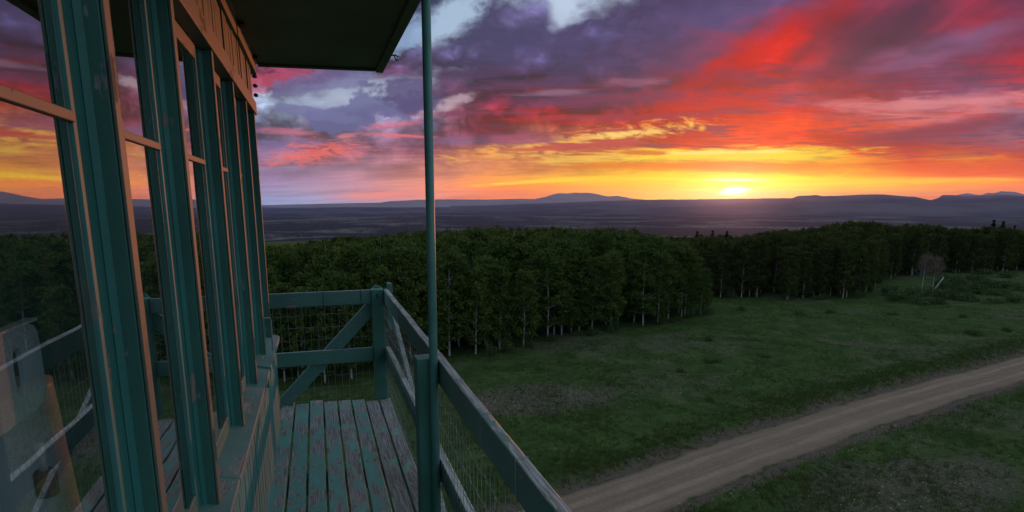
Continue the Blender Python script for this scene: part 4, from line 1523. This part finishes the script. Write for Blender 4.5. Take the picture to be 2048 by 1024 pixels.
for i in pick:
    x, y, s, pi, dep, zb = cand[i]
    left = x < 60
    if dep < 4.5:
        lb = 'dark aspen on the meadow edge of the near left grove, pale trunk showing' if left else 'dark aspen on the meadow edge of the farther wood, pale trunk showing'
        gr = 'aspens along the front of the near grove' if left else 'aspens along the front of the far wood'
    else:
        lb = 'dark green aspen inside the near left grove, only its crown showing' if left else 'dark green aspen inside the farther wood, only its crown showing'
        gr = 'aspens inside the near grove' if left else 'aspens inside the far wood'
    grow(x, y, zb, s, pi, lb, gr)
# the remaining treetops of the wood, one mass
V_, T_ = [], []
for i in rest:
    x, y, s, pi, dep, zb = cand[i]
    lv, lt = LOD[i % 3] if vis[i] > 0 else UNDER
    a = random.uniform(0, 6.28)
    ca, sa = math.cos(a) * s, math.sin(a) * s
    s = s * PROTO[pi][2] / 12.9
    ca, sa = math.cos(a) * s, math.sin(a) * s
    q = np.stack([lv[:, 0] * ca - lv[:, 1] * sa + x, lv[:, 0] * sa + lv[:, 1] * ca + y, lv[:, 2] * s + zb], 1)
    V_.append(q)
    T_.append(lt)
if V_:
    V_ = np.concatenate(V_)
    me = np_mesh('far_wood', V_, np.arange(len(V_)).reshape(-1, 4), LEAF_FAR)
    attr_color(me, np.concatenate(T_))
    tag(link('far_wood', me), 'solid mass of dark treetops deep inside the wood beyond the meadow', 'wood', kind='stuff')
print('trees', len(cand), len(pick), len(rest))


# conifers standing above the far wood
def conifer(seed, h, r):
    rng = np.random.default_rng(seed)
    n = 2600
    t = rng.random(n) ** 0.8
    lay = np.round(t * 13) / 13
    t = lay * 0.45 + t * 0.55
    rad = r * (1 - t) ** 0.85 * rng.uniform(0.15, 1.05, n)
    an = rng.uniform(0, 6.283, n)
    pts = np.stack([rad * np.cos(an), rad * np.sin(an), 0.08 * h + t * h * 0.92 - rad * 0.22], 1)
    v = quads_at(pts, rng.uniform(0.2, 0.42, n), 2.0, rng)
    cm = np_mesh('crown', v, np.arange(len(v)).reshape(-1, 4), NEEDLE)
    attr_color(cm, np.repeat(rng.random(n), 4))
    b = MB()
    b.tube([(0, 0, -0.4), (0, 0, h * 0.5), (0, 0, h * 0.98)], [0.2, 0.12, 0.02], 7)
    me_ = bpy.data.meshes.new('trunk')
    me_.from_pydata(b.v, [], b.f)
    me_.materials.append(DARKBARK)
    return me_, cm


CP = [conifer(31, 15.0, 2.3), conifer(32, 15.0, 2.8)]
for (px, ptop, dist, h, lb) in ((1952, 452, 236, 15.4, 'dark conifer on the left of the clump above the far wood'), (1965, 438, 240, 17.6, 'tallest dark conifer in the clump above the far wood'),
                                (1984, 441, 238, 17.2, 'broad dark conifer right of the tallest one above the far wood'), (2007, 449, 244, 15.0, 'slim dark conifer standing alone right of the clump above the far wood'),
                                (1387, 461, 150, 12.0, 'small dark conifer top left of the pair above the near grove\'s right end'), (1417, 459, 152, 12.4, 'small dark conifer top between two others above the dark wood'),
                                (1445, 460, 155, 12.2, 'small dark conifer top rightmost of three above the wood\'s dip')):
    x1_, y1_ = ray_ground(px, 600)
    L = math.hypot(x1_, y1_)
    x, y = x1_ / L * dist, y1_ / L * dist
    # top height follows from where the tip is seen
    rr = (px - 1024) * RT + (645 - ptop - 3) * UP + 1240 * FW
    ztop = EYE + rr[2] / math.hypot(rr[0], rr[1]) * dist
    o = bpy.data.objects.new('conifer', None)
    sc_ = h / 15.0
    o.location = (x, y, ztop - h)
    o.scale = (sc_, sc_, sc_)
    o.rotation_euler = (0, 0, random.uniform(0, 6.28))
    COL.objects.link(o)
    tag(o, lb, 'tree', 'dark conifers above the wood')
    tm, cm = random.choice(CP)
    link('trunk', tm, o)
    link('crown', cm, o)


# shrubs
def shrub_mesh(seed, n=900):
    rng = np.random.default_rng(seed)
    nc = 26
    an = rng.uniform(0, 6.283, nc)
    rad = np.sqrt(rng.random(nc)) * 0.85
    c = np.stack([rad * np.cos(an), rad * np.sin(an), rng.uniform(0.15, 0.8, nc) * (1 - 0.5 * rad)], 1)
    pts = np.repeat(c, n // nc, 0) + rng.normal(0, 0.13, (n // nc * nc, 3))
    pts[:, 2] = np.abs(pts[:, 2])
    v = quads_at(pts, rng.uniform(0.035, 0.08, len(pts)), 1.0, rng)
    cm = np_mesh('foliage', v, np.arange(len(v)).reshape(-1, 4), SHRUB)
    attr_color(cm, np.repeat(np.repeat(rng.random(nc), n // nc) * 0.7 + rng.random(len(pts)) * 0.3, 4))
    b = MB()
    for q in range(9):
        p1 = c[rng.integers(nc)]
        b.tube([(0.08 * math.cos(q), 0.08 * math.sin(q), -0.05), (p1[0] * 0.5, p1[1] * 0.5, p1[2] * 0.6), tuple(p1)], [0.02, 0.013, 0.005], 5, False)
    sm = bpy.data.meshes.new('stems')
    sm.from_pydata(b.v, [], b.f)
    sm.materials.append(DARKBARK)
    return sm, cm


SHRUB = leafy('shrub leaves', (0.035, 0.065, 0.024), (0.11, 0.155, 0.06), 0.25)
SP = [shrub_mesh(s) for s in (41, 42, 43)]


def shrub(px, py, w, h, label, group):
    x, y = ray_ground(px, py)
    o = bpy.data.objects.new('shrub', None)
    o.location = (x, y, float(terrain(x, y)) - 0.03)
    o.scale = (w, w, h * 1.25)
    o.rotation_euler = (0, 0, random.uniform(0, 6.28))
    COL.objects.link(o)
    tag(o, label, 'shrub', group)
    sm, cm = random.choice(SP)
    link('stems', sm, o)
    link('foliage', cm, o)


for (px, py, w, h, lb) in (
        (1481, 622, 0.9, 0.7, 'small dark shrub in the meadow just right of the near grove\'s end'),
        (1596, 631, 0.95, 0.75, 'small dark shrub in the open meadow below the middle of the far wood'),
        (1660, 625, 0.8, 0.65, 'small dark shrub in the far meadow, right of the one below the wood\'s middle'),
        (1416, 683, 0.6, 0.6, 'lone dark tuft of shrub in the mid meadow above the pale green clump'),
        (1424, 724, 1.25, 0.45, 'low spreading bright green clump in the middle of the meadow'),
        (1361, 742, 0.5, 0.55, 'small upright shrub left of the bright green clump in the meadow'),
        (1526, 714, 0.85, 0.4, 'low green clump in the meadow right of the bright green one'),
        (1416, 802, 0.45, 0.45, 'nearest little shrub in the meadow, halfway to the dirt road'),
        (1944, 672, 1.3, 0.75, 'wide dark shrub in the meadow above the right stretch of the road'),
        (2011, 664, 0.85, 0.65, 'dark shrub at the right edge of the meadow, beside the wide one'),
        (1926, 632, 0.7, 0.6, 'small dark shrub above the wide one in the right meadow'),
        (1786, 627, 0.9, 0.5, 'low dark shrub just below the willow thicket'),
        (1083, 743, 0.35, 0.3, 'tiny dark tuft of shrub close to the left grove')):
    shrub(px, py, w, h, lb, 'scattered meadow shrubs')
wil = 0
for (px, py, w, h) in ((1795, 602, 2.2, 1.8), (1815, 597, 2.6, 2.0), (1838, 606, 2.0, 1.3), (1855, 592, 2.4, 1.8), (1872, 607, 1.7, 1.2), (1893, 598, 2.4, 1.9), (1912, 588, 2.6, 2.1),
                       (1935, 602, 2.2, 1.5), (1950, 585, 2.6, 2.0), (1922, 573, 2.4, 2.0), (1950, 563, 2.6, 1.9), (1880, 577, 2.2, 1.9), (1975, 573, 2.4, 1.7), (2000, 590, 2.0, 1.4), (2015, 574, 2.2, 1.6),
                       (2040, 580, 2.2, 1.8), (2030, 604, 2.0, 1.5), (1965, 548, 2.4, 1.4), (2010, 555, 2.4, 1.3), (1780, 592, 2.2, 1.9), (1985, 606, 1.6, 1.0), (1900, 561, 2.2, 1.7)):
    shrub(px, py, w, h, 'rounded willow shrub in the thicket below the far wood on the right', 'willow shrubs of the right thicket')


for q in range(34):
    x_ = random.uniform(8, 58) if q < 20 else random.uniform(62, 120)
    y_ = float(front_y(x_)) - random.uniform(0.2, 1.6)
    o = bpy.data.objects.new('sapling', None)
    o.location = (x_, y_, float(terrain(x_, y_)) - 0.03)
    w_ = random.uniform(0.5, 1.0)
    o.scale = (w_, w_, random.uniform(0.9, 2.2))
    o.rotation_euler = (0, 0, random.uniform(0, 6.28))
    COL.objects.link(o)
    tag(o, 'low dark sapling at the foot of the near left grove' if q < 20 else 'low dark sapling at the foot of the farther wood', 'sapling',
        'saplings at the foot of the near grove' if q < 20 else 'saplings at the foot of the far wood')
    sm, cm = random.choice(SP)
    link('stems', sm, o)
    link('foliage', cm, o)


# bare reddish aspen and a fallen white trunk
def bare_tree(px, py, h, seed, label):
    rng = np.random.default_rng(seed)
    x, y = ray_ground(px, py)
    o = thing('bare_tree', (x, y, float(terrain(x, y))), label, 'tree', 'bare trees by the thicket')
    b = MB()
    z0 = o.location.z
    b.tube([(x, y, z0 - 0.2), (x + 0.1, y, z0 + h * 0.5), (x + 0.05, y, z0 + h)], [0.09, 0.06, 0.015], 8)
    b.build('trunk', BARK, o)
    b = MB()
    for q in range(75):
        t = rng.uniform(0.35, 0.98)
        a = rng.uniform(0, 6.283)
        L = h * 0.34 * (1.1 - t) * rng.uniform(0.6, 1.3) + 0.5
        p0 = Vector((x + 0.1, y, z0 + h * t))
        p1 = p0 + Vector((math.cos(a) * L, math.sin(a) * L, L * rng.uniform(0.4, 1.1)))
        b.tube([p0, p0.lerp(p1, 0.5) + Vector((0, 0, -0.05)), p1], [0.018, 0.013, 0.007], 4, False)
        for s in range(9):
            pm = p0.lerp(p1, rng.uniform(0.3, 1.0))
            b.tube([pm, pm + Vector(rng.normal(0, 0.35, 3)) + Vector((0, 0, 0.25))], [0.013, 0.006], 3, False)
    b.build('branches', TWIG, o)


TWIG = simple('reddish twigs', (0.15, 0.105, 0.085), 0.9)
bare_tree(1843, 582, 6.6, 5, 'pale leafless aspen with a reddish haze of twigs, left of the leaning dead trunk')
bare_tree(1864, 582, 6.2, 6, 'leafless aspen with reddish twigs, just behind the leaning dead trunk')
x0, y0 = ray_ground(1863, 586)
b = MB()
g0 = float(terrain(x0, y0))
dv_ = RT * 1.9
b.tube([(x0, y0, g0 - 0.1), (x0 + dv_[0] * 0.55, y0 + dv_[1] * 0.55, g0 + 1.6), (x0 + dv_[0], y0 + dv_[1], g0 + 3.0)], [0.17, 0.13, 0.09], 9)
tag(b.build('dead_trunk', BARK, None, smooth=True), 'broken white trunk leaning in the thicket below the far wood', 'trunk')

# ---------------------------------------------------------------- distant woods on the plain
def plain_trees():
    n = 9000
    r = 1900 * np.exp(RNG.random(n) * 1.75)
    a = np.radians(RNG.uniform(-12, 62, n))
    x, y = r * np.sin(a), r * np.cos(a)
    dn = vnoise(x, y, 420, 5.5) + 0.6 * vnoise(x, y, 130, 1.5)
    kp = RNG.random(n) < np.clip(0.35 + 0.6 * dn, 0.03, 1)
    x, y, r = x[kp], y[kp], r[kp]
    z = terrain(x, y)
    n = len(x)
    h = RNG.uniform(6, 17, n)
    w = h * RNG.uniform(0.14, 0.34, n)
    v = []
    for (ax, ay, az) in ((1, 0, 0), (0, 1, 0), (-1, 0, 0), (0, -1, 0), (0, 0, 1)):
        v.append(np.stack([x + ax * w, y + ay * w, z + np.where(az, h, h * 0.06)], 1))
    V = np.stack(v, 1).reshape(-1, 3)
    base = np.arange(n) * 5
    f = np.concatenate([np.stack([base + i, base + (i + 1) % 4, base + 4], 1) for i in range(4)])
    me = np_mesh('plain_woods', V, f, leafy('distant trees', (0.008, 0.012, 0.010), (0.022, 0.026, 0.018), 0.0, (0.2, 0.18, 0.17)), 3)
    attr_color(me, np.repeat(RNG.random(n), 5))
    tag(link('plain_woods', me), 'countless dark trees and pale snags dotted over the plain below', 'woods', kind='stuff')


plain_trees()


# ---------------------------------------------------------------- far mesas and mountains
def hill_mat(name, c0, c1):
    m, k = mat(name)
    p = k.new('ShaderNodeNewGeometry').outputs['Position']
    n = k.noise(k.scale(p, (0.0006, 0.0006, 0.003)), 1.0, 6.0, 0.55)
    principled(k, k.mix(k.ramp(n, 0.35, 0.65), c0, c1), 0.95, None, 0, 0.1)
    return m


HAZED = hill_mat('hazed distant rock', (0.27, 0.21, 0.20), (0.33, 0.265, 0.25))  # haze over the farthest hills painted into their colour
HM = hill_mat('distant rock', (0.02, 0.022, 0.024), (0.09, 0.085, 0.08))


def ridge(name, dist, prof, depth=0.10, rough=0.0, seed=1):
    """a range of hills: crest at the given distance, foot in front, back slope behind"""
    xs3 = np.arange(prof[0][0], prof[-1][0] + 0.1, 4.0)
    px = np.array([p[0] for p in prof], float)
    py = np.array([p[1] for p in prof], float)
    rng = np.random.default_rng(seed)
    ypx = np.interp(xs3, px, py)
    if rough:
        nn = rng.normal(0, 1, len(xs3))
        nn = np.convolve(nn, [0.25, 0.5, 0.25], 'same')
        ypx = ypx + nn * rough
    rows = []
    for (dd, hf) in ((1 - depth, 0.0), (1 - depth * 0.55, 0.42), (1 - depth * 0.2, 0.82), (1.0, 1.0), (1 + depth * 0.4, 0.95), (1 + depth * 1.5, 0.0)):
        row = []
        for q, (x, yv) in enumerate(zip(xs3, ypx)):
            d3 = (x - 1024) * RT + (645 - yv) * UP + 1240 * FW
            hd = math.hypot(d3[0], d3[1])
            D = dist * dd * (1 + (0.006 * math.sin(q * 0.13 + seed) + 0.003 * math.sin(q * 0.31 + 2 * seed) if 0 < hf < 1 else 0))
            top = EYE + d3[2] / hd * dist
            zb = -262.0
            row.append((d3[0] / hd * D, d3[1] / hd * D, zb + (top - zb) * hf))
        rows.append(row)
    n = len(xs3)
    V = np.array([v for r in rows for v in r])
    F = [(i * n + j, i * n + j + 1, (i + 1) * n + j + 1, (i + 1) * n + j) for i in range(5) for j in range(n - 1)]
    me = np_mesh(name, V, np.array(F), HAZED if name in ('distant_mountain', 'distant_peaks', 'pale_mesa') else HM)
    for p in me.polygons:
        p.use_smooth = True
    tag(link(name, me), kind='structure')


ridge('distant_peaks', 31500, [(1880, 400), (1905, 392), (1918, 388.5), (1935, 386.5), (1950, 389), (1962, 390), (1975, 385.5), (1990, 386), (2003, 382), (2015, 383), (2030, 384), (2050, 389), (2080, 392), (2130, 402)], 0.04, 0.3, 3)
ridge('distant_mountain', 30000, [(1000, 402), (1045, 400), (1070, 398), (1085, 395), (1100, 391), (1112, 387.5), (1120, 386.5), (1130, 387), (1150, 385.5), (1180, 386), (1192, 387.5), (1205, 391), (1215, 393), (1235, 391.5), (1250, 394), (1262, 397), (1300, 400), (1330, 403)], 0.05, 0.35, 4)
ridge('pale_mesa', 27500, [(380, 409), (470, 411), (560, 409.5), (620, 408), (740, 405.5), (758, 405.5), (778, 402.5), (835, 399.5), (900, 398.5), (975, 399), (1040, 397.5), (1100, 398.5), (1200, 400), (1290, 402), (1330, 405)], 0.05, 0.15, 5)
ridge('long_mesa', 19500, [(900, 412), (1016, 409), (1100, 406), (1200, 402), (1300, 399.5), (1400, 398.5), (1500, 397), (1585, 396), (1597, 391.5), (1620, 391), (1632, 389.5), (1644, 392), (1680, 391.5), (1740, 388.5), (1770, 389), (1800, 392), (1830, 393.5), (1850, 398), (1862, 400.5), (1878, 395), (1885, 389.5), (1895, 390), (1930, 391.5), (1965, 391.5), (1995, 389.5), (2020, 390), (2060, 393), (2140, 398)], 0.12, 0.2, 6)
ridge('low_ridge', 13500, [(300, 426), (520, 424), (640, 422), (760, 422.5), (860, 421), (1000, 421), (1120, 418), (1260, 415), (1420, 413), (1600, 409), (1750, 406), (1900, 406.5), (2040, 405), (2160, 406)], 0.14, 0.25, 8)
ridge('wooded_hill', 7800, [(600, 452), (650, 446), (680, 441), (695, 439.5), (715, 442), (750, 446), (800, 452)], 0.06, 0.5, 9)

# ---------------------------------------------------------------- air
m = bpy.data.materials.new('haze')
m.use_nodes = True
m.node_tree.nodes.clear()
k = NT(m.node_tree)
o_ = k.new('ShaderNodeOutputMaterial')
pv = k.new('ShaderNodeVolumePrincipled')
pv.inputs['Color'].default_value = (0.30, 0.44, 1.0, 1)
pv.inputs['Density'].default_value = 2.2e-5
pv.inputs['Anisotropy'].default_value = 0.42
pv2 = k.new('ShaderNodeVolumePrincipled')       # second haze phase, added for the red glow close to the sun
pv2.inputs['Color'].default_value = (1.0, 0.85, 0.75, 1)
pv2.inputs['Density'].default_value = 1.6e-6
pv2.inputs['Anisotropy'].default_value = 0.93
ad = k.new('ShaderNodeAddShader')
k.l.new(pv.outputs[0], ad.inputs[0])
k.l.new(pv2.outputs[0], ad.inputs[1])
k.l.new(ad.outputs[0], o_.inputs['Volume'])
b = MB()
b.box(-36500, 36500, -36500, 36500, -300, 560)
tag(b.build('haze', m), 'thin bluish evening haze lying over the plain', 'haze', kind='stuff')
